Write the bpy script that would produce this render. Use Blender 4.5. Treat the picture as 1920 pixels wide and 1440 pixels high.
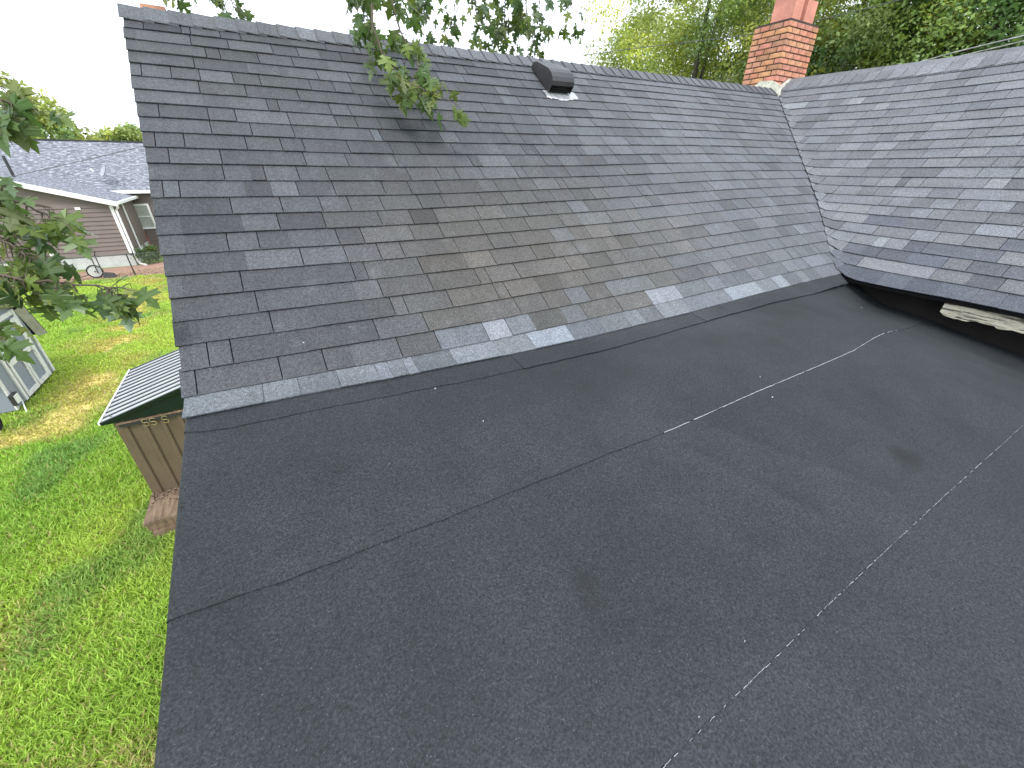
import bpy, math, random
import numpy as np
from mathutils import Vector, Matrix, noise as mnoise

rnd = random.Random(7)
rng = np.random.default_rng(7)
scene = bpy.context.scene
for o in list(bpy.data.objects):
    bpy.data.objects.remove(o)
COL = scene.collection
R = math.radians

# ------------------------------------------------------------------ camera
F_PX, PITCH, YAW, ROLL, CAM_H = 752.67, 0.5020, 1.0450, 0.0098, 0.9351
CAM = np.array([0.0, 0.0, CAM_H])
_fw = np.array([math.cos(YAW) * math.cos(PITCH), math.sin(YAW) * math.cos(PITCH), -math.sin(PITCH)])
_r0 = np.array([math.sin(YAW), -math.cos(YAW), 0.0])
_u0 = np.cross(_r0, _fw)
_r = math.cos(ROLL) * _r0 + math.sin(ROLL) * _u0
_u = -math.sin(ROLL) * _r0 + math.cos(ROLL) * _u0
cam_data = bpy.data.cameras.new("camera")
cam_data.sensor_width = 36.0
cam_data.lens = F_PX * 36.0 / 1920.0
cam_data.clip_start = 0.05
cam_data.clip_end = 2000.0
cam = bpy.data.objects.new("camera", cam_data)
COL.objects.link(cam)
cam.matrix_world = Matrix(((_r[0], _u[0], -_fw[0], CAM[0]), (_r[1], _u[1], -_fw[1], CAM[1]),
                           (_r[2], _u[2], -_fw[2], CAM[2]), (0, 0, 0, 1)))
scene.camera = cam

# ------------------------------------------------------------------ sky, sun, exposure
SUN_ELEV, SUN_AZ = R(55), R(-112)          # sun seen from the scene: direction angle in the XY plane
world = bpy.data.worlds.new("World")
scene.world = world
world.use_nodes = True
wn, wl = world.node_tree.nodes, world.node_tree.links
wn.clear()
sky = wn.new("ShaderNodeTexSky")
sky.sky_type = 'NISHITA'
sky.sun_disc = False
sky.sun_elevation = SUN_ELEV
sky.sun_rotation = math.pi / 2 - SUN_AZ
sky.air_density = 1.0
sky.dust_density = 1.5
sky.ozone_density = 1.0
hsv = wn.new("ShaderNodeHueSaturation")   # thin white overcast: the blue is washed out of the sky
hsv.inputs["Saturation"].default_value = 0.16
bg = wn.new("ShaderNodeBackground")
bg.inputs["Strength"].default_value = 0.13
wo = wn.new("ShaderNodeOutputWorld")
veil = wn.new("ShaderNodeMix")             # even cloud cover in front of it
veil.data_type = 'RGBA'
veil.inputs[0].default_value = 0.72
veil.inputs[7].default_value = (7.1, 7.7, 8.75, 1)
wl.new(sky.outputs[0], hsv.inputs["Color"])
wl.new(hsv.outputs[0], veil.inputs[6])
wl.new(veil.outputs[2], bg.inputs["Color"])
wl.new(bg.outputs[0], wo.inputs["Surface"])

sun_data = bpy.data.lights.new("sun", 'SUN')
sun_data.energy = 1.15
sun_data.angle = R(20)
sun_data.color = (1.0, 0.96, 0.90)
sun = bpy.data.objects.new("sun", sun_data)
COL.objects.link(sun)
_sd = Vector((math.cos(SUN_ELEV) * math.cos(SUN_AZ), math.cos(SUN_ELEV) * math.sin(SUN_AZ), math.sin(SUN_ELEV)))
sun.rotation_euler = _sd.to_track_quat('Z', 'Y').to_euler()

scene.view_settings.view_transform = 'Standard'
scene.view_settings.look = 'None'
scene.view_settings.gamma = 1.0
scene.view_settings.use_curve_mapping = False
scene.view_settings.exposure = 1.22
scene.render.engine = 'CYCLES'
scene.cycles.max_bounces = 6
scene.cycles.transparent_max_bounces = 6

# ------------------------------------------------------------------ measuring helpers
G = -4.0                                  # lawn level; z = 0 is where the steep roof meets the low one


def ray(px, py):
    return _r * (px - 960) / F_PX - _u * (py - 720) / F_PX + _fw


def onz(px, py, z):
    d = ray(px, py)
    return CAM + d * (z - CAM_H) / d[2]


def onY(px, py, Y):
    d = ray(px, py)
    return CAM + d * Y / d[1]


def onX(px, py, X):
    d = ray(px, py)
    return CAM + d * X / d[0]


def atd(px, py, dist):
    d = ray(px, py)
    return CAM + d / np.linalg.norm(d) * dist


def project(P):
    d = np.asarray(P, float) - CAM
    w = d @ _fw
    return np.stack([960 + F_PX * (d @ _r) / w, 720 - F_PX * (d @ _u) / w, w], -1)


def sstep(a, b, x):
    t = np.clip((np.asarray(x, float) - a) / (b - a), 0, 1)
    return t * t * (3 - 2 * t)


# ------------------------------------------------------------------ object helpers
def tag(o, label=None, cat=None, group=None, kind=None):
    if label: o["label"] = label
    if cat: o["category"] = cat
    if group: o["group"] = group
    if kind: o["kind"] = kind
    return o


def link(o, parent=None):
    COL.objects.link(o)
    if parent is not None:
        o.parent = parent
        if parent.type == 'EMPTY':
            o.matrix_parent_inverse = Matrix.Translation(-parent.location)
    return o


def empty(name, loc, label, cat, group=None):
    o = bpy.data.objects.new(name, None)
    o.location = Vector([float(v) for v in loc])
    o.empty_display_size = 0.2
    COL.objects.link(o)
    return tag(o, label, cat, group)


class MB:
    """collects shapes for ONE mesh"""

    def __init__(self):
        self.v, self.f, self.t = [], [], []

    def add(self, verts, faces, tint=(1, 1, 1)):
        n = len(self.v)
        self.v.extend([tuple(map(float, p)) for p in verts])
        for f in faces:
            self.f.append([i + n for i in f])
            self.t.append(tint)
        return self

    def box(self, x0, x1, y0, y1, z0, z1, tint=(1, 1, 1)):
        vs = [(x0, y0, z0), (x1, y0, z0), (x1, y1, z0), (x0, y1, z0), (x0, y0, z1), (x1, y0, z1), (x1, y1, z1), (x0, y1, z1)]
        return self.add(vs, BOXF, tint)

    def hexa(self, b, t, tint=(1, 1, 1)):
        """b, t: four bottom and four top corners, both counter-clockwise from above"""
        return self.add(list(b) + list(t), BOXF, tint)

    def bar(self, a, b, w, h, tint=(1, 1, 1), up=(0, 0, 1)):
        a, b = Vector(a), Vector(b)
        d = (b - a).normalized()
        upv = Vector(up)
        if abs(d.dot(upv)) > .98: upv = Vector((1, 0, 0))
        s = d.cross(upv).normalized() * (w / 2)
        n = s.cross(d).normalized() * (h / 2)
        vs = [a - s - n, a + s - n, b + s - n, b - s - n, a - s + n, a + s + n, b + s + n, b - s + n]
        return self.add(vs, BOXF, tint)

    def tube(self, pts, r, n=6, tint=(1, 1, 1), cap=True):
        pts = [Vector([float(c) for c in p]) for p in pts]
        rs = r if hasattr(r, '__len__') else [r] * len(pts)
        rings = []
        ref = Vector((.31, .17, .93))
        for i, p in enumerate(pts):
            d = (pts[min(i + 1, len(pts) - 1)] - pts[max(i - 1, 0)])
            if d.length < 1e-9: d = Vector((0, 0, 1))
            d.normalize()
            a = d.cross(ref)
            if a.length < .05: a = d.cross(Vector((1, 0, 0)))
            a.normalize()
            b = d.cross(a)
            rings.append([p + (a * math.cos(2 * math.pi * k / n) + b * math.sin(2 * math.pi * k / n)) * rs[i] for k in range(n)])
        vs = [q for g in rings for q in g]
        fs = []
        for i in range(len(pts) - 1):
            for k in range(n):
                fs.append((i * n + k, i * n + (k + 1) % n, (i + 1) * n + (k + 1) % n, (i + 1) * n + k))
        if cap:
            fs.append(tuple(range(n))[::-1])
            fs.append(tuple(range((len(pts) - 1) * n, len(pts) * n)))
        return self.add(vs, fs, tint)

    def prism(self, poly, d, tint=(1, 1, 1)):
        """poly: 3D outline, d: extrusion vector"""
        n = len(poly)
        d = Vector(d)
        vs = [Vector([float(c) for c in p]) for p in poly]
        vs = vs + [p + d for p in vs]
        fs = [tuple(range(n))[::-1], tuple(range(n, 2 * n))]
        for i in range(n):
            j = (i + 1) % n
            fs.append((i, j, n + j, n + i))
        return self.add(vs, fs, tint)

    def build(self, name, material, parent=None, smooth=False):
        me = bpy.data.meshes.new(name)
        me.from_pydata(self.v, [], self.f)
        at = me.attributes.new("tint", 'FLOAT_COLOR', 'FACE')
        col = np.ones((len(me.polygons), 4), np.float32)
        col[:, :3] = np.array(self.t, np.float32).reshape(-1, 3)
        at.data.foreach_set("color", col.ravel())
        if smooth:
            me.polygons.foreach_set("use_smooth", [True] * len(me.polygons))
        me.materials.append(material)
        me.update()
        return link(bpy.data.objects.new(name, me), parent)


BOXF = [(3, 2, 1, 0), (4, 5, 6, 7), (0, 1, 5, 4), (1, 2, 6, 5), (2, 3, 7, 6), (3, 0, 4, 7)]


def np_mesh(name, V, Fq, tint, material, parent=None, smooth=False):
    """V (n,3), Fq (m,k) with one k, tint (m,3)"""
    me = bpy.data.meshes.new(name)
    V = np.asarray(V, np.float32); Fq = np.asarray(Fq, np.int32)
    m, k = Fq.shape
    me.vertices.add(len(V)); me.vertices.foreach_set("co", V.ravel())
    me.loops.add(m * k); me.loops.foreach_set("vertex_index", Fq.ravel())
    me.polygons.add(m)
    me.polygons.foreach_set("loop_start", np.arange(0, m * k, k, dtype=np.int32))
    me.polygons.foreach_set("loop_total", np.full(m, k, np.int32))
    if smooth: me.polygons.foreach_set("use_smooth", np.ones(m, bool))
    me.update(calc_edges=True)
    at = me.attributes.new("tint", 'FLOAT_COLOR', 'FACE')
    c = np.ones((m, 4), np.float32); c[:, :3] = tint
    at.data.foreach_set("color", c.ravel())
    me.materials.append(material)
    return link(bpy.data.objects.new(name, me), parent)


# ------------------------------------------------------------------ materials
class NT:
    def __init__(self, name):
        self.m = bpy.data.materials.new(name)
        self.m.use_nodes = True
        self.n, self.l = self.m.node_tree.nodes, self.m.node_tree.links
        self.n.clear()
        self.out = self.n.new("ShaderNodeOutputMaterial")
        self.co = self.n.new("ShaderNodeTexCoord").outputs["Object"]

    def node(self, t, **kw):
        n = self.n.new(t)
        for k, v in kw.items(): setattr(n, k, v)
        return n

    def put(self, sock, v):
        if isinstance(v, bpy.types.NodeSocket): self.l.new(v, sock)
        elif isinstance(v, (tuple, list)) and len(v) == 3 and sock.type == 'RGBA': sock.default_value = (*v, 1)
        else: sock.default_value = v

    def noise(self, scale, detail=3, rough=.55, vec=None, stretch=None):
        n = self.node("ShaderNodeTexNoise")
        n.inputs["Scale"].default_value = scale
        n.inputs["Detail"].default_value = detail
        n.inputs["Roughness"].default_value = rough
        v = vec or self.co
        if stretch:
            mp = self.node("ShaderNodeMapping")
            mp.inputs["Scale"].default_value = stretch
            self.l.new(v, mp.inputs["Vector"]); v = mp.outputs[0]
        self.l.new(v, n.inputs["Vector"])
        return n.outputs["Fac"]

    def rng(self, v, a, b, c, d):
        n = self.node("ShaderNodeMapRange")
        self.put(n.inputs["Value"], v)
        for i, x in zip(("From Min", "From Max", "To Min", "To Max"), (a, b, c, d)): n.inputs[i].default_value = x
        return n.outputs[0]

    def math(self, op, a, b=0.0):
        n = self.node("ShaderNodeMath", operation=op)
        self.put(n.inputs[0], a); self.put(n.inputs[1], b)
        return n.outputs[0]

    def mix(self, fac, a, b, mode='MIX'):
        n = self.node("ShaderNodeMix", data_type='RGBA', blend_type=mode)
        self.put(n.inputs["Factor"], fac); self.put(n.inputs["A"], a) if False else None
        self.put(n.inputs[6], a); self.put(n.inputs[7], b)
        return n.outputs[2]

    def scale(self, col, fac):
        """colour times a scalar"""
        n = self.node("ShaderNodeVectorMath", operation='SCALE')
        self.put(n.inputs[0], col); self.put(n.inputs["Scale"], fac)
        return n.outputs[0]

    def tint(self):
        return self.node("ShaderNodeAttribute", attribute_name="tint").outputs["Color"]

    def bsdf(self, col, rough=.8, spec=.5, metal=0.0, bump=None, bump_d=.002, bump_s=.5):
        b = self.node("ShaderNodeBsdfPrincipled")
        self.put(b.inputs["Base Color"], col); self.put(b.inputs["Roughness"], rough)
        self.put(b.inputs["Specular IOR Level"], spec); self.put(b.inputs["Metallic"], metal)
        if bump is not None:
            bn = self.node("ShaderNodeBump")
            bn.inputs["Strength"].default_value = bump_s
            bn.inputs["Distance"].default_value = bump_d
            self.l.new(bump, bn.inputs["Height"])
            self.l.new(bn.outputs[0], b.inputs["Normal"])
        return b

    def done(self, shader):
        self.l.new(shader.outputs[0], self.out.inputs["Surface"])
        return self.m


def mat_plain(name, col, rough=.7, spec=.4, metal=0., var=.15, vscale=6., grain=80., grain_a=.12, use_tint=False, bump_d=.001):
    m = NT(name)
    a = m.rng(m.noise(vscale, 4), .3, .7, 1 - var, 1 + var)
    g = m.noise(grain, 2)
    f = m.math('MULTIPLY', a, m.rng(g, .25, .75, 1 - grain_a, 1 + grain_a))
    c = col
    if use_tint:
        c = m.mix(1.0, col, m.tint(), 'MULTIPLY')
    return m.done(m.bsdf(m.scale(c, f), rough, spec, metal, g, bump_d))


def mat_shingle():
    m = NT("asphalt_shingle")
    big = m.noise(.9, 4, .6)
    med = m.noise(5.0, 5, .65)
    gr = m.noise(230, 2, .7)
    gr2 = m.noise(75, 3, .7)
    streak = m.noise(3.0, 3, .6, stretch=(4, .6, .6))
    base = m.tint()
    # weathered brown-grey film, patchy
    f = m.math('MULTIPLY', m.rng(big, .42, .62, 0, 1), m.rng(med, .3, .7, .35, 1))
    base = m.mix(m.math('MULTIPLY', f, .16), base, (.060, .055, .046))
    light = m.rng(med, .58, .8, 0, .35)
    base = m.mix(light, base, (.14, .148, .153))
    f = m.math('MULTIPLY', m.rng(gr, .3, .7, .30, 1.85), m.rng(gr2, .3, .7, .62, 1.4))
    f = m.math('MULTIPLY', f, m.rng(streak, .3, .7, .9, 1.1))
    return m.done(m.bsdf(m.scale(base, f), .72, .38, 0, gr, .0022, .5))


def _plane_pt(px, py):
    d = ray(px, py); t = math.tan(.1562)
    return tuple(float(v) for v in CAM + d * ((-2.0416 * t - CAM_H) / (d[2] - d[1] * t)))


STAINS = ((_plane_pt(1095, 1090), .085), (_plane_pt(1690, 852), .10))


def mat_roll():
    m = NT("mineral_roll_roofing")
    big = m.noise(.8, 4, .6)
    med = m.noise(4.0, 4, .6)
    gr = m.noise(150, 2, .8)
    gr2 = m.noise(85, 3, .75)
    base = m.mix(m.rng(big, .35, .65, 0, 1), (.0125, .0148, .0166), (.0205, .0238, .0260))
    base = m.mix(1.0, base, m.tint(), 'MULTIPLY')
    f = m.math('MULTIPLY', m.rng(gr, .32, .68, .25, 1.95), m.rng(gr2, .32, .68, .7, 1.3))
    f = m.math('MULTIPLY', f, m.rng(med, .3, .7, .85, 1.15))
    # sparse pale granules
    sp = m.noise(210, 1, .5)
    c = m.mix(m.rng(sp, .70, .78, 0, .5), m.scale(base, f), (.16, .165, .175))
    # two round scuff stains with soft edges
    for px, rad in (STAINS):
        vm = m.node("ShaderNodeVectorMath", operation='DISTANCE')
        m.l.new(m.co, vm.inputs[0]); vm.inputs[1].default_value = px
        d = m.math('ADD', vm.outputs["Value"], m.rng(med, .3, .7, -.04, .04))
        c = m.mix(m.rng(d, rad * .25, rad, .72, 0), c, (.006, .0065, .006))
    h = m.math('ADD', m.math('MULTIPLY', gr, 1.0), m.math('MULTIPLY', med, 2.0))
    return m.done(m.bsdf(c, .62, .36, 0, h, .002, .45))


def mat_leaf(name, top, under, trans=.35, rough=.5):
    m = NT(name)
    geo = m.node("ShaderNodeNewGeometry")
    c = m.mix(geo.outputs["Backfacing"], top, under)
    c = m.mix(1.0, c, m.tint(), 'MULTIPLY')
    oi = m.node("ShaderNodeObjectInfo")
    c = m.scale(c, m.rng(oi.outputs["Random"], 0, 1, .75, 1.3))
    b = m.bsdf(c, rough, .35)
    t = m.node("ShaderNodeBsdfTranslucent")
    tc = m.mix(1.0, c, (1.5, 1.55, .7), 'MULTIPLY')
    m.l.new(tc, t.inputs["Color"])
    mx = m.node("ShaderNodeMixShader")
    mx.inputs[0].default_value = trans
    m.l.new(b.outputs[0], mx.inputs[1]); m.l.new(t.outputs[0], mx.inputs[2])
    return m.done(mx)


def mat_wood(name, dark, light, sc=(1, 1, 14), scale=2.5, rough=.85):
    m = NT(name)
    g = m.noise(scale, 6, .65, stretch=sc)
    p = m.noise(5, 4, .7)
    c = m.mix(m.rng(g, .35, .65, 0, 1), dark, light)
    c = m.scale(m.mix(1.0, c, m.tint(), 'MULTIPLY'), m.rng(p, .3, .7, .75, 1.2))
    return m.done(m.bsdf(c, rough, .3, 0, g, .003))


def mat_peeling(name, paint, under, amount=.5, stretch=(1, 1, 1), scale=9):
    m = NT(name)
    n1 = m.noise(scale, 6, .7, stretch=stretch)
    n2 = m.noise(60, 3, .6)
    f = m.rng(n1, amount - .04, amount + .04, 0, 1)
    c = m.mix(f, m.scale(under, m.rng(n2, .3, .7, .6, 1.3)), m.scale(paint, m.rng(n2, .3, .7, .88, 1.08)))
    return m.done(m.bsdf(c, .75, .3, 0, f, .002))


M = {}
M['shingle'] = mat_shingle()
M['roll'] = mat_roll()
M['deck'] = mat_plain("roof_underlay", (.012, .012, .013), .95, .1)
M['drip'] = mat_plain("dark_drip_edge", (.03, .031, .033), .5, .5)
M['residue'] = mat_plain("white_seam_residue", (.34, .35, .36), .9, .2, var=.4, vscale=30)
M['vent'] = mat_plain("weathered_black_metal", (.030, .029, .030), .42, .5, var=.3, vscale=9)
M['vent_dark'] = mat_plain("vent_screen", (.012, .012, .012), .8, .2)
M['galv'] = mat_plain("galvanised_flashing", (.42, .43, .44), .45, .5, .5, var=.3, vscale=25)
M['mortar'] = mat_plain("grey_mortar", (.075, .06, .052), .95, .2, var=.25)
M['brick'] = mat_plain("red_brick", (1, 1, 1), .9, .2, var=.22, vscale=14, grain=140, grain_a=.22, use_tint=True, bump_d=.003)
M['clay'] = mat_plain("clay_flue", (.60, .26, .20), .8, .25, var=.22, vscale=5)
M['cement'] = mat_plain("pale_cement_flashing", (.62, .60, .50), .9, .2, var=.4, vscale=16, bump_d=.01)
M['oldwood'] = mat_peeling("peeling_cream_board", (.60, .56, .43), (.10, .085, .065), .47, (1, .18, 3), 14)
M['soffit'] = mat_plain("dark_soffit_wood", (.022, .020, .019), .9, .1)  # wing wall near-black: the shade under its eave put into the colour
M['housewall'] = mat_plain("pale_house_siding", (.42, .41, .38), .8, .2)
M['white'] = mat_plain("white_trim_paint", (.78, .78, .76), .55, .4, var=.06)
M['nwall'] = mat_plain("taupe_vinyl_siding", (.17, .137, .122), .6, .35, var=.08, vscale=2)
M['nfound'] = mat_plain("white_block_foundation", (.55, .56, .55), .85, .2, var=.14, vscale=3)
M['glass'] = mat_plain("window_glass", (.42, .44, .40), .08, .8, var=.15, vscale=1.5, grain_a=0.)
M['metal_dark'] = mat_plain("black_metal", (.03, .03, .03), .5, .5)
M['rubber'] = mat_plain("black_rubber", (.018, .018, .018), .85, .3)
M['fence'] = mat_plain("galvanised_wire", (.20, .20, .19), .5, .5, .4)
M['dish'] = mat_plain("grey_dish_paint", (.30, .31, .34), .45, .5)
M['cable'] = mat_plain("grey_cable", (.10, .10, .10), .6, .4)
M['cable_pale'] = mat_plain("pale_service_cable", (.46, .46, .42), .5, .4, var=.5, vscale=5)
M['shed_tan'] = mat_plain("tan_ribbed_steel", (.135, .100, .066), .42, .45, var=.10, vscale=4, grain_a=.05)
M['shed_green'] = mat_plain("dark_green_steel", (.0045, .0145, .011), .32, .5, var=.1, grain_a=.04)
M['shed_roof'] = mat_plain("green_steel_roof_filmed", (.36, .37, .38), .32, .6, var=.14, vscale=5, grain_a=.05)  # green steel coloured pale: the sky's reflection is put into the colour
M['brass'] = mat_plain("brass_hook", (.30, .26, .12), .5, .4, .3)
M['step'] = mat_wood("weathered_step_wood", (.12, .078, .05), (.25, .18, .12), (10, 1, 1))
M['litter'] = mat_plain("leaf_litter", (1, 1, 1), .9, .1, use_tint=True)
M['barn_wall'] = mat_peeling("weathered_blue_grey_boards", (.25, .275, .32), (.36, .36, .36), .36, (1, 1, .5), 6)
M['barn_white'] = mat_peeling("peeling_white_trim", (.72, .71, .69), (.34, .32, .31), .40, (1, 1, .3), 10)
M['barn_soffit'] = mat_plain("beige_fascia_paint", (.47, .45, .40), .8, .2, var=.15)
M['barn_roof'] = mat_plain("barn_roof_shingle", (.05, .048, .046), .9, .2)
M['bark'] = mat_wood("maple_bark", (.06, .05, .042), (.15, .13, .11), (3, 3, .5), 6)
M['twig'] = mat_plain("twig_bark", (.10, .082, .062), .8, .2)
M['leaf'] = mat_leaf("maple_leaf", (.095, .145, .055), (.20, .25, .17), .40, .33)
M['crown'] = mat_leaf("tree_leaf", (.245, .290, .125), (.26, .30, .14), .36, .55)
M['shrub'] = mat_leaf("shrub_leaf", (.07, .13, .05), (.12, .17, .09), .25)
M['rake'] = mat_plain("red_painted_pole", (.36, .12, .10), .6, .3)
M['mulch'] = mat_plain("red_mulch", (1, 1, 1), .95, .1, use_tint=True)
M['stick'] = mat_plain("dry_stick", (.26, .20, .13), .9, .1)
M['fleck'] = mat_plain("white_fleck", (.5, .5, .5), .8, .2)


def mat_grass():
    m = NT("grass_blade")
    c = m.tint()
    b = m.bsdf(c, .6, .25)
    t = m.node("ShaderNodeBsdfTranslucent")
    m.l.new(m.mix(1.0, c, (1.4, 1.4, .7), 'MULTIPLY'), t.inputs["Color"])
    mx = m.node("ShaderNodeMixShader"); mx.inputs[0].default_value = .3
    m.l.new(b.outputs[0], mx.inputs[1]); m.l.new(t.outputs[0], mx.inputs[2])
    return m.done(mx)


def mat_ground():
    m = NT("lawn_soil")
    n1 = m.noise(.35, 5, .6); n2 = m.noise(14, 5, .7); n3 = m.noise(90, 2, .6)
    c = m.mix(m.rng(n1, .35, .65, 0, 1), (.16, .235, .048), (.22, .275, .06))
    c = m.mix(1.0, c, m.tint(), 'MULTIPLY')
    f = m.math('MULTIPLY', m.rng(n2, .3, .7, .6, 1.35), m.rng(n3, .3, .7, .7, 1.3))
    return m.done(m.bsdf(m.scale(c, f), .95, .1, 0, n2, .03))


def mat_nroof():
    m = NT("neighbour_roof_shingle")
    br = m.node("ShaderNodeTexBrick")
    br.inputs["Scale"].default_value = 1.0
    br.inputs["Brick Width"].default_value = .34
    br.inputs["Row Height"].default_value = .15
    br.inputs["Mortar Size"].default_value = .006
    br.inputs["Color1"].default_value = (.105, .112, .130, 1)
    br.inputs["Color2"].default_value = (.175, .185, .21, 1)
    br.inputs["Mortar"].default_value = (.07, .065, .075, 1)
    uv = m.node("ShaderNodeAttribute", attribute_name="flat")
    m.l.new(uv.outputs["Vector"], br.inputs["Vector"])
    n = m.noise(5, 4, .7)
    sp = m.noise(4.5, 2, .5, vec=uv.outputs["Vector"], stretch=(1, 2.2, 1))
    c = m.mix(m.rng(sp, .52, .62, 0, .85), br.outputs["Color"], (.33, .345, .385))
    return m.done(m.bsdf(m.scale(c, m.rng(n, .3, .7, .82, 1.15)), .8, .3))


M['grass'] = mat_grass()
M['ground'] = mat_ground()
M['nroof'] = mat_nroof()

# ================================================================== GROUND
PATH_PTS = np.array([onz(*p, G)[:2] for p in ((-150, 870), (0, 835), (110, 800), (190, 700), (232, 620), (270, 560), (288, 525))])


def path_mask(x, y):
    """how far the lawn is worn at a place, 0..1 (the trodden yellow track)"""
    P = np.stack([x, y], -1)
    best = np.full(P.shape[:-1], 1e9)
    for a, b in zip(PATH_PTS[:-1], PATH_PTS[1:]):
        d = b - a
        t = np.clip(((P - a) @ d) / (d @ d), 0, 1)
        best = np.minimum(best, np.hypot(*np.moveaxis(P - (a + t[..., None] * d), -1, 0)))
    w = .78 + .3 * np.sin(x * 2.1 + y * .9) * np.sin(y * 1.3 - x)
    return np.exp(-(best / w) ** 2)


def vnoise(x, y, sc, seed=0):
    """cheap smooth value noise"""
    x = np.asarray(x) * sc + 37.1 * seed; y = np.asarray(y) * sc - 11.3 * seed
    xi, yi = np.floor(x), np.floor(y)
    fx, fy = x - xi, y - yi
    fx, fy = fx * fx * (3 - 2 * fx), fy * fy * (3 - 2 * fy)

    def h(a, b):
        v = np.sin(a * 127.1 + b * 311.7 + seed * 17.0) * 43758.5453
        return v - np.floor(v)
    return (h(xi, yi) * (1 - fx) + h(xi + 1, yi) * fx) * (1 - fy) + (h(xi, yi + 1) * (1 - fx) + h(xi + 1, yi + 1) * fx) * fy


def axis_lines(lo, hi, step, far):
    a = list(np.arange(lo, hi, step))
    out, d = [], step
    v = a[-1]
    while v < far:
        d *= 1.5; v += d; out.append(v)
    pre, d, v = [], step, a[0]
    while v > -far:
        d *= 1.5; v -= d; pre.append(v)
    return np.array(pre[::-1] + a + out)


gx, gy = axis_lines(-13, -.5, .16, 500), axis_lines(2, 33, .2, 500)
GX, GY = np.meshgrid(gx, gy)
GZ = G + .03 * (vnoise(GX, GY, .7) - .5) * (np.abs(GX) < 40) * (np.abs(GY) < 60)
nx, ny = len(gx), len(gy)
idx = np.arange(nx * ny).reshape(ny, nx)
gf = np.stack([idx[:-1, :-1], idx[:-1, 1:], idx[1:, 1:], idx[1:, :-1]], -1).reshape(-1, 4)
cx = (GX[:-1, :-1] + GX[1:, 1:]) / 2; cy = (GY[:-1, :-1] + GY[1:, 1:]) / 2
pm = (path_mask(cx, cy) * sstep(.25, .65, vnoise(cx, cy, 1.6, 3)))[..., None]
gt = np.array([.85, .9, .8]) * (1 - pm) + np.array([3.1, 1.9, 3.1]) * pm
ground = np_mesh("ground", np.stack([GX, GY, GZ], -1).reshape(-1, 3), gf, gt.reshape(-1, 3), M['ground'], smooth=True)
tag(ground, "green lawn ground with a worn yellow track", kind="structure")


def grass_blades():
    N = 900000
    # candidates, denser near
    X = rng.uniform(-12, -.25, N); Y = 1.5 + 27 * rng.random(N) ** 1.7
    P = np.stack([X, Y, np.full(N, G)], -1)
    pr = project(P)
    ok = (pr[:, 2] > .3) & (pr[:, 0] > -420) & (pr[:, 0] < 560) & (pr[:, 1] < 2300)
    clump = vnoise(X, Y, 2.2, 1) * .6 + vnoise(X, Y, 7, 2) * .4
    pmk = path_mask(X, Y)
    ok &= rng.random(N) < np.clip(.35 + 1.1 * clump - .35 * pmk, .1, 1)
    # stay off mulch, barn, shed and step
    ok &= ~((Y > 25.6) & (X < 2))
    X, Y, clump, pmk = X[ok], Y[ok], clump[ok], pmk[ok]
    n = len(X)
    Z = G + .03 * (vnoise(X, Y, .7) - .5)
    dist = np.hypot(X, Y)
    hgt = (.045 + .085 * clump * rng.random(n)) * (1 - .45 * pmk) * (1 + .02 * dist)
    wid = .0045 * (1 + .09 * dist) * rng.uniform(.7, 1.5, n)
    az = rng.uniform(0, 2 * math.pi, n)
    lean = rng.uniform(.25, 1.25, n) * hgt
    laz = rng.uniform(0, 2 * math.pi, n)
    sx, sy = np.cos(az) * wid, np.sin(az) * wid
    bx, by = np.cos(laz) * lean, np.sin(laz) * lean
    V = np.empty((n, 5, 3), np.float32)
    V[:, 0] = np.stack([X - sx, Y - sy, Z], -1)
    V[:, 1] = np.stack([X + sx, Y + sy, Z], -1)
    V[:, 2] = np.stack([X + sx * .8 + bx * .4, Y + sy * .8 + by * .4, Z + hgt * .65], -1)
    V[:, 3] = np.stack([X - sx * .8 + bx * .4, Y - sy * .8 + by * .4, Z + hgt * .65], -1)
    V[:, 4] = np.stack([X + bx, Y + by, Z + hgt], -1)
    base = np.arange(n)[:, None] * 5
    T = np.concatenate([base + [0, 1, 2], base + [0, 2, 3], base + [3, 2, 4]], 1).reshape(-1, 3)
    g1, g2, g3, g4 = np.array([.27, .45, .070]), np.array([.49, .60, .115]), np.array([.42, .37, .16]), np.array([.16, .31, .095])
    a = vnoise(X, Y, .55, 5)[:, None]; b = rng.random(n)[:, None]
    c = g1 * (1 - a) + g2 * a
    cool = sstep(.55, .8, vnoise(X, Y, 1.1, 8))[:, None]
    c = c * (1 - .6 * cool) + g4 * .6 * cool
    worn = np.clip(pmk * sstep(.2, .6, vnoise(X, Y, 1.6, 3)), 0, 1)[:, None]
    near = (sstep(.3, .65, vnoise(X, Y, .8, 11)) * sstep(7.5, 4.0, Y))[:, None] * .9     # dry thatch by the house
    dry = np.clip(np.maximum(worn, near) + (b < .07), 0, 1)
    yel = np.array([.50, .47, .13])
    c = c * (1 - worn * .8) + yel * worn * .8
    c = np.where(b < .5 * dry + .04, g3, c)
    c = c * rng.uniform(.7, 1.35, (n, 1))
    o = np_mesh("grass", V.reshape(-1, 3), T, np.repeat(c, 3, 0), M['grass'])
    tag(o, "bright green uncut lawn grass below the roof edge", "grass", kind="stuff")


grass_blades()

# ================================================================== OUR HOUSE: roof surfaces
XR, YE, TH, PHI = -0.4784, 2.0416, 0.6239, 0.1562
RY = -0.0184
XB, ZB, THB = 5.033, -.067, 0.6867
E, EB = .143, .1434
NA, NB = 23, 23.2                         # courses up to the ridge
YRIDGE = YE + (NA - .2) * E * math.cos(TH)
XRIDGE = XB + NB * EB * math.cos(THB)


def smax(a, b, k):
    h = np.maximum(k - np.abs(a - b), 0) / k
    return np.maximum(a, b) + h * h * k * .25


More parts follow.
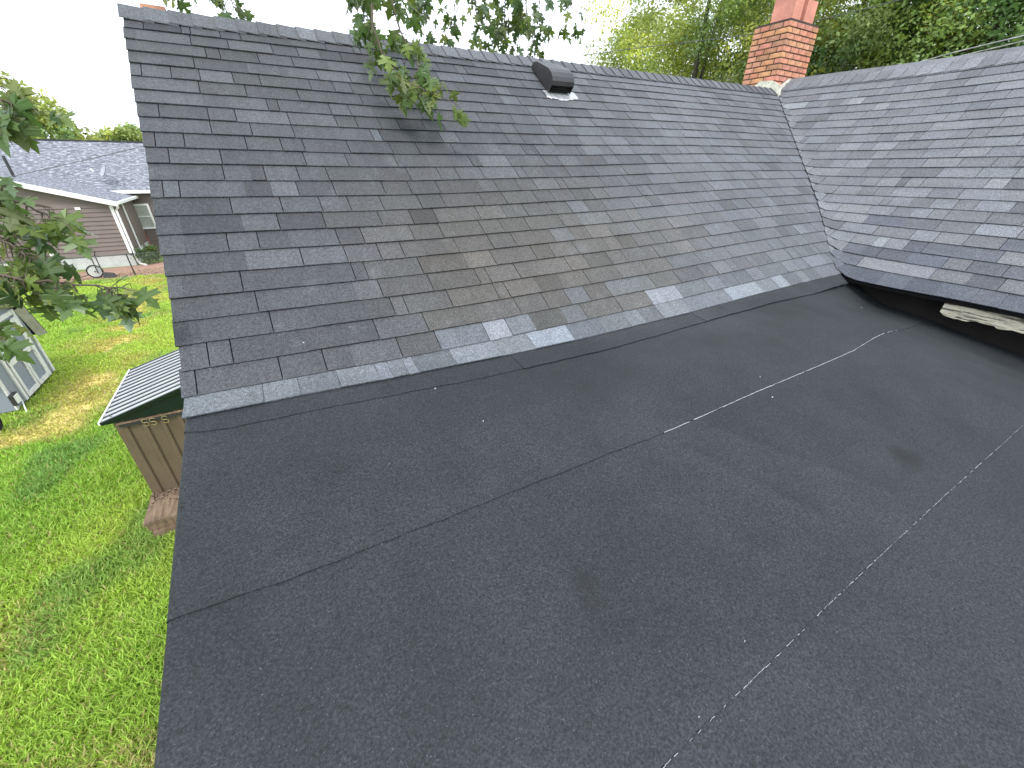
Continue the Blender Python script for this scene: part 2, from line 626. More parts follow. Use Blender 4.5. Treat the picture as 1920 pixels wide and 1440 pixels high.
SAG_X = (-.5, 0, .6, 1.0, 1.7, 2.7, 3.5, 4.3, 5.2)
SAG_A = (0, -.010, -.022, -.025, -.017, -.005, .019, .040, .048)      # the old deck has settled unevenly
SAG_F = (0, -.015, -.045, -.065, -.085, -.074, -.052, -.035, -.03)


def zA(X, Y):
    t = np.clip((Y - YE) / (YRIDGE - YE), 0, 1)
    se = np.interp(X, SAG_X, SAG_A)
    sr = -.02 + .0125 * X
    return (Y - YE) * math.tan(TH) + se * (1 - t * t) + sr * t * t


CREASES = (((1.42, .86), (1.62, .38), .009), ((1.66, .90), (2.05, .30), .007), ((.35, 1.62), (.55, 1.1), .003), ((3.0, 1.55), (3.15, 1.1), .003))


def zF(X, Y):
    se = np.interp(X, SAG_X, SAG_F) * sstep(1.15, 1.9, Y)
    dep = .19 * sstep(3.6, 5.05, X) * sstep(2.1, 1.5, Y)
    und = .006 * (vnoise(X, Y, 1.7, 21) - .5) + .004 * (vnoise(X, Y, 4.5, 22) - .5)
    for (ax, ay), (bx, by), amp in CREASES:
        dx, dy = bx - ax, by - ay; q = dx * dx + dy * dy
        t = np.clip(((X - ax) * dx + (Y - ay) * dy) / q, 0, 1)
        und = und + amp * np.exp(-(((X - ax - t * dx) ** 2 + (Y - ay - t * dy) ** 2) / .03 ** 2))
    return (Y - YE) * math.tan(PHI) + se - dep + und


def zSA(X, Y):
    return smax(zA(X, Y), zF(X, Y), .028)


def zB(X, Y):
    kick = .05 * np.clip((np.asarray(Y, float) - 1.25) / 1.0, 0, 1.15) ** 2 * (1 - sstep(5.0, 6.0, X))      # the lower courses sweep up into the valley
    return ZB + (X - XB) * math.tan(THB) + .012 * np.sin(Y * 1.7) + kick


def zSB(X, Y):
    return smax(zB(X, Y), zSA(X, Y), .06)


def xrake(Y):
    return XR + math.sin(RY) * (Y - YE)


# where the wing's shingles are cut on the main slope (closed-cut valley), Y -> X
_cut = []
for _Y in np.linspace(1.85, 4.95, 32):
    _a, _b = 4.6, 8.6
    for _ in range(40):
        _m = (_a + _b) / 2
        if float(zB(_m, _Y)) < float(zSA(_m, _Y)): _a = _m
        else: _b = _m
    _cut.append((_Y, _a - .012 - .07 * float(sstep(2.6, 2.0, _Y))))
_cut = np.array(_cut)


def cutX(Y): return float(np.interp(Y, _cut[:, 0], _cut[:, 1]))
def cutY(X): return float(np.interp(X, _cut[:, 1], _cut[:, 0]))


def onsurf(px, py, fn=zSA, lo=.5, hi=14):
    d = ray(px, py); d = d / np.linalg.norm(d)
    t = np.linspace(lo, hi, 700)
    P = CAM + d * t[:, None]
    g = P[:, 2] - fn(P[:, 0], P[:, 1])
    i = int(np.argmax(g < 0))
    a, b = t[i - 1], t[i]
    for _ in range(30):
        m = (a + b) / 2; Q = CAM + d * m
        if Q[2] > fn(Q[0], Q[1]): a = m
        else: b = m
    return CAM + d * a


house = empty("house", (3.0, 3.0, G), "house with dark grey shingle roofs, a low black roll roof and a brick chimney", "house")

# ---- decks under the covering, walls
def sheet(name, xs_fn, ys, fn, off, nxs, mat, parent, thick=.02, tint=(1, 1, 1), smooth=True):
    """height-field sheet; xs_fn(Y)->(x0,x1); ys list; returns object with thickness"""
    V = []
    for Y in ys:
        x0, x1 = xs_fn(Y)
        for X in np.linspace(x0, x1, nxs):
            o = off(X, Y) if callable(off) else off
            V.append((X, Y, float(fn(X, Y)) + o))
    nr = len(ys)
    m = MB()
    top = V; bot = [(x, y, z - thick) for x, y, z in V]
    fs = []
    N = len(V)
    for j in range(nr - 1):
        for i in range(nxs - 1):
            a = j * nxs + i
            fs.append((a, a + 1, a + nxs + 1, a + nxs))
            fs.append((N + a, N + a + nxs, N + a + nxs + 1, N + a + 1))
    for i in range(nxs - 1):
        fs.append((i + 1, i, N + i, N + i + 1))
        a = (nr - 1) * nxs + i
        fs.append((a, a + 1, N + a + 1, N + a))
    for j in range(nr - 1):
        a = j * nxs
        fs.append((a, a + nxs, N + a + nxs, N + a))
        a = j * nxs + nxs - 1
        fs.append((a + nxs, a, N + a, N + a + nxs))
    m.add(top + bot, fs, tint)
    o = m.build(name, mat, parent)
    return o


main_roof = sheet("main_roof", lambda Y: (float(xrake(Y)) + .02, cutX(Y) + .45), np.linspace(1.93, YRIDGE, 26), zSA, -.010, 50, M['deck'], house, .05)
tag(main_roof, "steep dark grey shingled slope with a sagging edge")
wing_roof = None


def build_wing_deck():
    # param by X rows, Y along
    m = MB()
    ss = np.linspace(0, NB, 24); nyy = 34
    V = []
    for s in ss:
        X = XB + s * EB * math.cos(THB)
        y1 = cutY(X) - .02
        for Y in np.linspace(-2.6, y1, nyy):
            V.append((X, Y, float(zSB(X, Y) if Y > 1.3 else zB(X, Y)) - .004))
    N = len(V); bot = [(x + .01, y, z - .045) for x, y, z in V]
    fs = []
    for j in range(len(ss) - 1):
        for i in range(nyy - 1):
            a = j * nyy + i
            fs.append((a, a + nyy, a + nyy + 1, a + 1))
            fs.append((N + a, N + a + 1, N + a + nyy + 1, N + a + nyy))
    for i in range(nyy - 1):
        fs.append((i, i + 1, N + i + 1, N + i))
    for j in range(len(ss) - 1):
        a = j * nyy
        fs.append((a + nyy, a, N + a, N + a + nyy))
    m.add(V + bot, fs)
    return m.build("wing_roof", M['deck'], house)


wing_roof = build_wing_deck()
tag(wing_roof, "blue-grey shingled wing slope meeting the main roof in a valley")

# ---- shingles
OLD = np.array([.051, .054, .0595]); NEW = np.array([.115, .126, .140]); WING = np.array([.116, .121, .132]); BROWN = np.array([.063, .0595, .0545])
pieces = []      # (projected area, mesh-builder, parent)


def shingle_piece(kind, a0, a1, s0, s1, col, lift, parent, ext=.14):
    """kind A: a = X, s up the slope from the break; kind B: a = Y, s from the eave"""
    near_valley = False
    if kind == 'A':
        ymid = YE + s0 * math.cos(TH)
        near_valley = a1 > cutX(ymid) - 1.0
    else:
        X = XB + s0 * math.cos(THB)
        near_valley = a1 > cutY(X) - .9
    n = max(1, int((a1 - a0) / .09)) if near_valley else 1
    L = s1 - s0
    rows = [(s0, lift), (s0 + L * .5, lift * .62 + .001), (s1, .0025)] if (kind == 'A' and s0 < E) or near_valley else [(s0, lift), (s1, .0025)]
    top, bot = [], []
    th = .0072
    for s, h in rows:
        for i in range(n + 1):
            a = a0 + (a1 - a0) * i / n
            if kind == 'A':
                wv = float(sstep(.2, 1.2, a))
                Y = YE + s * (math.cos(TH) if s >= 0 else math.cos(PHI) * (1 - wv) + math.cos(TH) * wv)
                X = min(a, cutX(Y) + ext)
                z = float(zSA(X, Y))
                nrm = (0, -math.sin(TH), math.cos(TH)) if s > .03 else (0, -.25, .97)
            else:
                X = XB + s * math.cos(THB)
                Y = min(a, cutY(X))
                z = float(zSB(X, Y)) if Y > 1.3 else float(zB(X, Y))
                nrm = (-math.sin(THB), 0, math.cos(THB))
                zz = float(zSA(X, Y)) if Y > 1.3 else -9
                if zz > float(zB(X, Y)) - .02: nrm = (-.35, -.3, .85); z += .004
            top.append((X + nrm[0] * h, Y + nrm[1] * h, z + nrm[2] * h))
            bot.append((X + nrm[0] * (h - th), Y + nrm[1] * (h - th), z + nrm[2] * (h - th)))
    w = n + 1; N = len(top); fs = []
    for j in range(len(rows) - 1):
        for i in range(n):
            q = j * w + i
            f = (q, q + 1, q + w + 1, q + w)
            g = (N + q, N + q + w, N + q + w + 1, N + q + 1)
            fs += [f, g]
    for i in range(n):
        fs.append((i + 1, i, N + i, N + i + 1))
        q = (len(rows) - 1) * w + i
        fs.append((q, q + 1, N + q + 1, N + q))
    for j in range(len(rows) - 1):
        q = j * w
        fs.append((q, q + w, N + q + w, N + q))
        q = j * w + n
        fs.append((q + w, q, N + q, N + q + w))
    if kind == 'B': fs = [f[::-1] for f in fs]
    mb = MB().add(top + bot, fs, tuple(col))
    pr = project(np.array([top[0], top[n], top[-1], top[-1 - n]]))
    area = 0.0
    if (pr[:, 2] > .1).all() and pr[:, 0].max() > 0 and pr[:, 0].min() < 1920 and pr[:, 1].max() > 0 and pr[:, 1].min() < 1440:
        x, y = np.clip(pr[:, 0], 0, 1920), np.clip(pr[:, 1], 0, 1440)
        area = .5 * abs(np.dot(x, np.roll(y, -1)) - np.dot(y, np.roll(x, -1)))
    pieces.append((area, mb, parent))


def course(kind, k, a_lo, a_hi, parent):
    e = E if kind == 'A' else EB
    a = a_lo
    first = True
    lift0 = .0125 if k else .0150
    prev = None
    wob = rnd.uniform(-.004, .004)
    while a < a_hi - .015:
        r = rnd.random()
        w = rnd.uniform(.05, .10) if r < .09 else rnd.uniform(.13, .22) if r < .52 else rnd.uniform(.22, .36)
        if kind == 'B': w *= .95
        if first and kind == 'A': w = rnd.choice((.06, .11, .36, .45, .3)); first = False
        b = min(a + w, a_hi)
        if a_hi - b < .05: b = a_hi
        gap = (.005 if rnd.random() < .80 else .0005) * (1 if k else .35)
        v = rnd.gauss(1, .12)
        mid = (a + b) / 2
        if kind == 'A':
            br = min(1, max(0, 1.15 - abs(k - 4.5) / 7.5)) * min(1, max(0, (mid - .2) / .8)) * (1 - min(1, max(0, (mid - 2.3) / 2)))
            c = OLD * (1 - br) + BROWN * br
            c = c * v
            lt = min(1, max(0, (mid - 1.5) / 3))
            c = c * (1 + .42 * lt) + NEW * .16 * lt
            if rnd.random() < .10: c = c * .84
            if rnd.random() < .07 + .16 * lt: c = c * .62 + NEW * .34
            new = k == 0 or (k == 1 and ((.62 < mid < 1.38) or mid > 2.45))
            if k == 2 and .55 < mid < .9: new = False
            if new: c = NEW * rnd.choice((.66, .75, .85, .95, 1.05, 1.4))
        else:
            c = WING * v
            if rnd.random() < .16: c = c * 1.18
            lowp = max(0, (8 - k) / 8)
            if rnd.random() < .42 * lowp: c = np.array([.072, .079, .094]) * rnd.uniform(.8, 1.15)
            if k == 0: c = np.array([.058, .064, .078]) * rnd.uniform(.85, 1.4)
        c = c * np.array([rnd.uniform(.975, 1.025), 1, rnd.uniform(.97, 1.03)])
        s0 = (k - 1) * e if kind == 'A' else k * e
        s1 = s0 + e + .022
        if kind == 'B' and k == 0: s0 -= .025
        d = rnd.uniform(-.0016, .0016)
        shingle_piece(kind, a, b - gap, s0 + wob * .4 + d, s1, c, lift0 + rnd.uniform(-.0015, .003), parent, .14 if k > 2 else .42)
        a = b


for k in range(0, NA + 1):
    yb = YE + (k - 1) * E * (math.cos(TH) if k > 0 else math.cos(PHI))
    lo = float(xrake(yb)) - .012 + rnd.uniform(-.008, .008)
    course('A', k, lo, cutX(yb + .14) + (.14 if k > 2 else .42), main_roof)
for k in range(0, int(NB) + 1):
    xm = XB + (k + 1.15) * EB * math.cos(THB)
    course('B', k, -2.55 + rnd.uniform(0, .1), cutY(xm) - rnd.uniform(0, .02), wing_roof)

pieces.sort(key=lambda p: -p[0])
for area, mb, par in pieces[:300]:
    mb.build("shingle", M['shingle'], par)
for par, nm in ((main_roof, "remaining_shingles"), (wing_roof, "remaining_shingles")):
    J = MB()
    for area, mb, p in pieces[300:]:
        if p is par:
            n = len(J.v)
            J.v += mb.v; J.f += [[i + n for i in f] for f in mb.f]; J.t += mb.t
    if J.v:
        tag(J.build(nm, M['shingle'], par), "smaller grey shingles farther up this slope", kind="stuff")

# ---- ridge caps
def ridge_caps(kind, parent):
    e = .143
    if kind == 'A':
        a, end = float(xrake(YRIDGE)) - .02, XRIDGE - .12
    else:
        a, end = -2.5, YRIDGE - .1
    while a < end:
        L = e + .05
        prof = [(-.135, -.5), (-.05, -.12), (0, 0), (.05, -.12), (.135, -.5)]
        col = (OLD * 1.7 if kind == 'A' else WING * 1.15) * rnd.gauss(1, .13)
        rows = [(a, .020), (a + L, .006)] 
        top, bot = [], []
        for q, h in rows:
            for d, _ in prof:
                if kind == 'A':
                    X, Y = q, YRIDGE + d
                    zr = float(zA(X, YRIDGE)) + .012
                    z = zr - abs(d) * math.tan(TH) * (1 - .25 * math.exp(-(d / .05) ** 2)) + h
                else:
                    X, Y = XRIDGE + d, q
                    zr = float(zB(XRIDGE, Y)) + .012
                    z = zr - abs(d) * math.tan(THB) + h
                top.append((X, Y, z)); bot.append((X, Y, z - .007))
        n = 4; w = 5; N = 10; fs = []
        for i in range(n):
            fs += [(i, i + w, i + w + 1, i + 1), (N + i, N + i + 1, N + i + w + 1, N + i + w)]
            fs += [(i, i + 1, N + i + 1, N + i), (w + i + 1, w + i, N + w + i, N + w + i + 1)]
        fs += [(w, 0, N, N + w), (n, w + n, N + w + n, N + n)]
        MB().add(top + bot, fs, tuple(col)).build("ridge_cap", M['shingle'], parent)
        a += e


ridge_caps('A', main_roof)
ridge_caps('B', wing_roof)

# back slopes, gable, walls, rake trim
m = MB()
yb2, zr = YRIDGE + 2.9, float(zA(2, YRIDGE))
x0r = float(xrake(YRIDGE))
m.add([(x0r, YRIDGE, float(zA(x0r, YRIDGE))), (XRIDGE + 2, YRIDGE, float(zA(XRIDGE, YRIDGE))), (XRIDGE + 2, yb2, zr - 2.9 * math.tan(TH)), (x0r, yb2, zr - 2.9 * math.tan(TH))], [(0, 1, 2, 3)], tuple(OLD))
m.build("back_slope", M['shingle'], house)
m = MB()
zw = float(zB(XRIDGE, 0))
m.add([(XRIDGE, -2.6, zw), (XRIDGE, YRIDGE + .2, zw), (XRIDGE + 2.6, YRIDGE + .2, zw - 2.6 * math.tan(THB)), (XRIDGE + 2.6, -2.6, zw - 2.6 * math.tan(THB))], [(3, 2, 1, 0)], tuple(WING))
m.build("wing_back_slope", M['shingle'], house)
m = MB()
xw = XR + .28
m.hexa([(xw, -1.9, G), (5.3, -1.9, G), (5.3, yb2 - .3, G), (xw, yb2 - .3, G)],
       [(xw, -1.9, -.72), (5.3, -1.9, -.72), (5.3, yb2 - .3, -.45), (xw, yb2 - .3, -.45)])
m.prism([(xw, YE - .2, -.5), (xw, YRIDGE, zr - .12), (xw, yb2 - .3, -.2), (xw, yb2 - .3, -.45)], (.1, 0, 0))
m.build("wall", M['housewall'], house)
m = MB()
m.hexa([(5.27, -2.4, G), (9.5, -2.4, G), (9.5, yb2 - .4, G), (5.27, yb2 - .4, G)],
       [(5.27, -2.4, .02), (9.5, -2.4, .02), (9.5, yb2 - .4, .02), (5.27, yb2 - .4, .02)])
m.build("wing_wall", M['soffit'], house)
# rake boards (dark metal edge under the shingle ends)
m = MB()
ys = np.linspace(YE - .02, YRIDGE, 16)
for y0, y1 in zip(ys[:-1], ys[1:]):
    xa, xb = float(xrake(y0)) + .012, float(xrake(y1)) + .012
    za, zb_ = float(zSA(xa, y0)) - .006, float(zSA(xb, y1)) - .006
    m.hexa([(xa, y0, za - .13), (xa + .025, y0, za - .13), (xb + .025, y1, zb_ - .13), (xb, y1, zb_ - .13)],
           [(xa, y0, za), (xa + .025, y0, za), (xb + .025, y1, zb_), (xb, y1, zb_)])
m.build("rake_trim", M['drip'], house)

# ---- low roll roof
low_roof = sheet("low_roof", lambda Y: (XR + .02, 5.32), np.linspace(-2.15, 2.0, 40), zF, -.0155, 60, M['deck'], house, .06)
tag(low_roof, "low-pitched roof covered in black mineral roll roofing")
S1 = [onsurf(*p, fn=zF)[:2] for p in ((331, 1158), (560, 1078), (800, 985), (1040, 890), (1270, 800), (1400, 742), (1500, 700), (1600, 657), (1735, 597))]
S2 = [onsurf(*p, fn=zF)[:2] for p in ((1240, 1440), (1350, 1330), (1460, 1225), (1550, 1135), (1640, 1050), (1780, 920), (1890, 822))]
S0 = [onsurf(*p, fn=zSA)[:2] for p in ((353, 810), (378, 811.5), (434, 803), (513, 786), (638, 761), (730, 743), (812, 727), (869, 717), (979, 692.5), (1080, 669), (1140, 655), (1180, 644), (1260, 621), (1332, 600), (1380, 587), (1477, 562), (1555, 540))]


def line_fn(S):
    S = sorted([(float(a), float(b)) for a, b in S])
    xs, ys = [p[0] for p in S], [p[1] for p in S]
    return lambda X: float(np.interp(X, xs, ys))


L0, L1, L2 = line_fn(S0), line_fn(S1), line_fn(S2)


def roll_sheet(name, ytop, ybot, x0, x1, off, tint, nyy=12, thick=.004, fold=True, fn=zF, jag=.0015):
    nxs = int((x1 - x0) / .03) + 2
    xs = np.linspace(x0, x1, nxs)
    top = []
    ts = np.linspace(0, 1, nyy)
    for t in ts:
        for X in xs:
            yb = ybot(X) + jag * math.sin(X * 37.0 + off * 900) + jag * math.sin(X * 13.0)
            Y = yb + (ytop(X) - yb) * t
            top.append((float(X), Y, float(fn(X, Y)) + off))
    rows = nyy
    N = len(top); bot = [(x, y, z - thick) for x, y, z in top]
    w = nxs; fs = []
    for j in range(rows - 1):
        for i in range(w - 1):
            q = j * w + i
            fs.append((q, q + 1, q + w + 1, q + w))
    for i in range(w - 1):
        fs.append((i + 1, i, N + i, N + i + 1))
    for j in range(rows - 1):
        q = j * w + w - 1
        fs.append((q + w, q, N + q, N + q + w))
    mb = MB().add(top + bot, fs, tint)
    if fold:                                   # turned down over the edge
        ed = [top[j * w] for j in range(rows)]
        a = [(x - .006, y, z - .006) for x, y, z in ed]; b = [(x - .008, y, z - .05) for x, y, z in ed]
        f2 = []
        for j in range(rows - 1):
            f2 += [(j, j + 1, rows + j + 1, rows + j), (rows + j, rows + j + 1, 2 * rows + j + 1, 2 * rows + j)]
        mb.add(ed + a + b, [f[::-1] for f in f2], tint)
    else:
        mb.add([], [])
        n0 = len(mb.v) - 2 * N
        for j in range(rows - 1):
            q = j * w
            mb.f.append([n0 + q, n0 + q + w, n0 + N + q + w, n0 + N + q]); mb.t.append(tint)
    return mb.build(name, M['roll'], low_roof)


XE = 5.25
roll_sheet("roofing_sheet", lambda X: L2(X) + .06, lambda X: -2.15, XR, XE, -.009, (.97, .97, 1.0), 18)
roll_sheet("roofing_sheet", lambda X: L1(X) + .06, L2, XR, XE, -.0045, (1, 1, 1), 32)
roll_sheet("roofing_sheet", lambda X: 1.97, L1, XR, XE, .000, (1.06, 1.05, 1.03), 32)
# flashing strip in three lapped lengths
xa = float(onsurf(980, 690)[0]); xb = float(onsurf(1312, 598)[0])
zt = lambda X: YE - E * math.cos(PHI) + .06
roll_sheet("flashing_strip", zt, L0, XR, xa + .05, .0045, (1.05, 1.05, 1.05), 6, fn=zSA)
roll_sheet("flashing_strip", zt, lambda X: L0(X) - .006, xa, xb + .05, .0075, (1.10, 1.08, 1.08), 6, fold=False, fn=zSA)
roll_sheet("flashing_strip", zt, lambda X: L0(X) - .008, xb, 5.0, .0105, (1.22, 1.2, 1.2), 6, fold=False, fn=zSA)


def residue(L, x0, x1, off, dens, wid, seg):
    """chalky line left along a lap: many short irregular pieces in one mesh"""
    m = MB()
    x = x0
    while x < x1:
        ln = rnd.uniform(*seg)
        if rnd.random() < dens(x):
            w = wid * rnd.uniform(.4, 1.2)
            x2 = min(x + ln, x1)
            y0, y1 = L(x) - .001 + rnd.uniform(-.001, .001), L(x2) - .001 + rnd.uniform(-.001, .001)
            za, zb_ = float(zF(x, y0)) + off, float(zF(x2, y1)) + off
            m.hexa([(x, y0 - w, za - .004), (x2, y1 - w, zb_ - .004), (x2, y1 + w * .3, zb_ - .004), (x, y0 + w * .3, za - .004)],
                   [(x, y0 - w, za), (x2, y1 - w, zb_), (x2, y1 + w * .3, zb_), (x, y0 + w * .3, za)])
        x += ln
    return tag(m.build("seam_residue", M['residue'], low_roof), kind="stuff")


residue(L1, 1.35, 4.3, .0012, lambda x: .97 if 1.55 < x < 3.9 else .45, .0014, (.01, .06))
residue(L2, .45, 4.0, -.0033, lambda x: .62 + .25 * math.sin(x * 9) * math.sin(x * 23), .0007, (.003, .014))

# fascia board under the wing eave, torn at its end
m = MB()
yy = np.linspace(float(onX(1768, 575, XB + .04)[1]), -2.4, 130)
prof = []
for i, y in enumerate(yy):
    zt_ = float(zB(XB, y)) - .062
    hb = .105 + (.006 * math.sin(y * 21) + .005 * math.sin(y * 57) + rnd.uniform(-.006, .004)) * (1 if i > 0 else 0) - (.03 if i == 0 else 0)
    xx = XB + .045
    prof.append([(xx, y, zt_), (xx - .016 + rnd.uniform(-.003, .003), y, zt_ - hb), (xx + .02, y, zt_ - hb), (xx + .03, y, zt_)])
vs = [p for q in prof for p in q]
fs = [(0, 1, 2, 3)]
for i in range(len(yy) - 1):
    for k in range(4):
        k2 = (k + 1) % 4
        fs.append((i * 4 + k, (i + 1) * 4 + k, (i + 1) * 4 + k2, i * 4 + k2))
fs.append(tuple(len(vs) - 4 + k for k in (3, 2, 1, 0)))
tag(m.add(vs, fs).build("fascia_board", M['oldwood'], house), "weathered cream board with peeling paint under the wing eave")

# ---- roof vent
vent = MB()
vp0, vp1 = onsurf(1026, 178), onsurf(1067, 180)
VX, VW = float((vp0[0] + vp1[0]) / 2), .27
VS = (float(vp0[1]) - YE) / math.cos(TH)      # slope distance of its lower edge
ct, st = math.cos(TH), math.sin(TH)


def onslope(x, s, h):
    Y = YE + s * ct
    return (x, Y - st * h, float(zA(x, Y)) + ct * h)


hp = [(0.0, .02), (-.012, .10), (.0, .135), (.03, .16), (.08, .175), (.14, .175), (.36, .115), (.42, .08), (.43, .02)]
for sgn in (0,):
    xl, xr_ = VX - VW / 2, VX + VW / 2
    A_ = [onslope(xl, VS + s, h) for s, h in hp]; B_ = [onslope(xr_, VS + s, h) for s, h in hp]
    n = len(hp)
    fs = [tuple(range(n)), tuple(range(2 * n - 1, n - 1, -1))] + [(i + 1, i, n + i, n + i + 1) for i in range(1, n - 1)]
    vent.add(A_ + B_, fs)
vo = vent.build("roof_vent", M['vent'], main_roof)
tag(vo, "black metal box vent with a pale flashing near the ridge")
m = MB()
for i in range(3):
    h0 = .03 + i * .024
    m.hexa([onslope(VX - VW / 2 + .02, VS + .004, h0), onslope(VX + VW / 2 - .02, VS + .004, h0), onslope(VX + VW / 2 - .02, VS + .02, h0), onslope(VX - VW / 2 + .02, VS + .02, h0)],
           [onslope(VX - VW / 2 + .02, VS - .004, h0 + .016), onslope(VX + VW / 2 - .02, VS - .004, h0 + .016), onslope(VX + VW / 2 - .02, VS + .016, h0 + .016), onslope(VX - VW / 2 + .02, VS + .016, h0 + .016)])
m.build("vent_louver", M['vent_dark'], vo)
m = MB()
pts = []
for i in range(17):
    u = i / 16
    pts.append((VX - VW / 2 - .05 + (VW + .13) * u, VS - .055 + .02 * math.sin(u * 9) * rnd.random() - (.02 if .1 < u < .85 else 0)))
lo_ = [onslope(x, s, .016 + rnd.uniform(0, .006)) for x, s in pts]
hi_ = [onslope(x, VS + .05, .016) for x, s in pts]
m.add(lo_ + hi_ + [(a, b - .004, c - .012) for a, b, c in lo_], [(i, i + 1, 17 + i + 1, 17 + i) for i in range(16)] + [(34 + i, 34 + i + 1, i + 1, i) for i in range(16)])
m.build("vent_flashing", M['galv'], vo)

# ---- chimneys
def brick_chimney(name, x0, x1, y0, y1, z0, z1, parent, label):
    core = MB().box(x0 + .008, x1 - .008, y0 + .008, y1 - .008, z0, z1 - .004).build(name, M['mortar'], parent)
    tag(core, label)
    bh, mj, bl, bw = .060, .013, .195, .095
    z, row = z0 + .003, 0
    me_cache = {}

    def brick(x, y, zz, lx, ly):
        key = (round(lx, 3), round(ly, 3), rnd.randrange(6))
        if key not in me_cache:
            c = np.array([.50, .225, .15]) * rnd.uniform(.8, 1.2) * np.array([1, rnd.uniform(.92, 1.15), rnd.uniform(.9, 1.2)])
            b = .004
            mb = MB()
            mb.hexa([(b, b, 0), (lx - b, b, 0), (lx - b, ly - b, 0), (b, ly - b, 0)], [(0, 0, b), (lx, 0, b), (lx, ly, b), (0, ly, b)], tuple(c))
            mb.hexa([(0, 0, b), (lx, 0, b), (lx, ly, b), (0, ly, b)], [(b * .5, b * .5, bh), (lx - b * .5, b * .5, bh), (lx - b * .5, ly - b * .5, bh), (b * .5, ly - b * .5, bh)], tuple(c))
            o = mb.build("brick", M['brick'], core)
            me_cache[key] = o.data
        else:
            o = bpy.data.objects.new("brick", me_cache[key])
            COL.objects.link(o); o.parent = core
        o.location = (x + rnd.uniform(-.002, .002), y + rnd.uniform(-.002, .002), zz)

    while z + bh <= z1:
        # bricks run x-direction on the -Y and +Y faces, y-direction on the -X and +X faces
        odd = row % 2
        for yy_, in ((y0,), (y1 - bw,)):
            x = x0 + (0 if not odd else bw + mj)
            xe = x1 if not odd else x1 - bw - mj
            step = 0
            while x < xe - .03:
                lx = min(bl if not (odd and step == 0 and False) else bl / 2, xe - x)
                if xe - x - lx < .05: lx = xe - x
                brick(x, yy_, z, lx, bw); x += lx + mj; step += 1
        for xx in (x0, x1 - bw):
            y = y0 + (bw + mj if not odd else 0)
            ye = y1 - (bw + mj if not odd else 0)
            while y < ye - .03:
                ly = min(bl, ye - y)
                if ye - y - ly < .05: ly = ye - y
                brick(xx, y, z, bw, ly); y += ly + mj
        z += bh + mj; row += 1
    return core, z


CX, CY = 7.42, 4.70
chim, ztop = brick_chimney("chimney", CX, CX + .78, CY, CY + .56, 1.45, 2.86, house, "tall red brick chimney with clay flues where the two ridges meet")


def flue(x0, x1, y0, y1, z0, z1):
    m = MB(); t = .03
    o = [(x0, y0), (x1, y0), (x1, y1), (x0, y1)]
    i_ = [(x0 + t, y0 + t), (x1 - t, y0 + t), (x1 - t, y1 - t), (x0 + t, y1 - t)]
    vs = [(x, y, z0) for x, y in o] + [(x, y, z1) for x, y in o] + [(x, y, z1) for x, y in i_] + [(x, y, z1 - .3) for x, y in i_]
    fs = []
    for k in range(4):
        k2 = (k + 1) % 4
        fs += [(k, k2, 4 + k2, 4 + k), (4 + k, 4 + k2, 8 + k2, 8 + k), (8 + k, 8 + k2, 12 + k2, 12 + k)]
    fs.append((12, 13, 14, 15))
    m.add(vs, fs)
    return m.build("clay_flue", M['clay'], chim)


flue(CX + .09, CX + .30, CY + .05, CY + .38, ztop - .02, ztop + .52)
flue(CX + .40, CX + .66, CY + .05, CY + .36, ztop - .02, ztop + .29)
m = MB()
# cracked cement / metal apron at the foot
for seed, (px, py) in enumerate((((1415, 158), (1430, 151), (1450, 153), (1462, 162), (1458, 183), (1440, 168)), ((1456, 183), (1463, 163), (1482, 148), (1484, 160), (1470, 175)), ((1483, 149), (1496, 158), (1490, 162), (1484, 160))).__iter__()) if False else ():
    pass
ap = [(CX - .05, CY + .50, .0), (CX - .06, CY + .2, .06), (CX - .05, CY - .05, .09), (CX + .2, CY - .06, .12), (CX + .5, CY - .05, .1)]


def apron(poly, th=.02):
    m_ = MB(); m_.prism(poly, th)
    return m_.build("chimney_flashing", M['cement'], chim)


zc = lambda x, y: float(max(zA(x, y) if y < YRIDGE else zA(x, YRIDGE) - (y - YRIDGE) * .3, zB(x, y) if x < XRIDGE else zB(XRIDGE, y) - (x - XRIDGE) * .3))
XP, YP = CX - .07, CY - .09
apron([tuple(onX(*p, XP)) for p in ((1412, 164), (1425, 152), (1446, 151), (1463, 160), (1459, 184), (1447, 172), (1432, 165))], (.04, 0, 0))
apron([tuple(onY(*p, YP)) for p in ((1458, 185), (1464, 163), (1483, 148), (1487, 160), (1472, 175))], (0, .04, 0))
apron([tuple(onY(*p, YP + .02)) for p in ((1485, 149), (1499, 160), (1491, 165), (1488, 160))], (0, .04, 0))

# second chimney: only its cap shows over the ridge end
cy2 = YRIDGE + .30
cxa, cxb = float(onY(263, 15, cy2)[0]), float(onY(311, 20, cy2)[0])
c2z = float(onY(288, 9, cy2)[2])
m2, _ = brick_chimney("chimney", cxa, cxb, cy2, cy2 + .42, c2z - .575, c2z + .002, house, "top of a second brick chimney peeking over the ridge end")

CHIP_AT = ("beside the flashing strip, on the upper roofing sheet", "in the middle of the upper roofing sheet", "on the main slope shingles, high beside the rake",
           "on the lower lap line of the roll roof", "just above the whitest stretch of the lap line", "just below the whitest stretch of the lap line",
           "near the torn end of the wing fascia board", "on a brownish shingle just above the new grey course", "closest to the camera beside the lower lap line", "on the middle sheet left of the lower lap line")
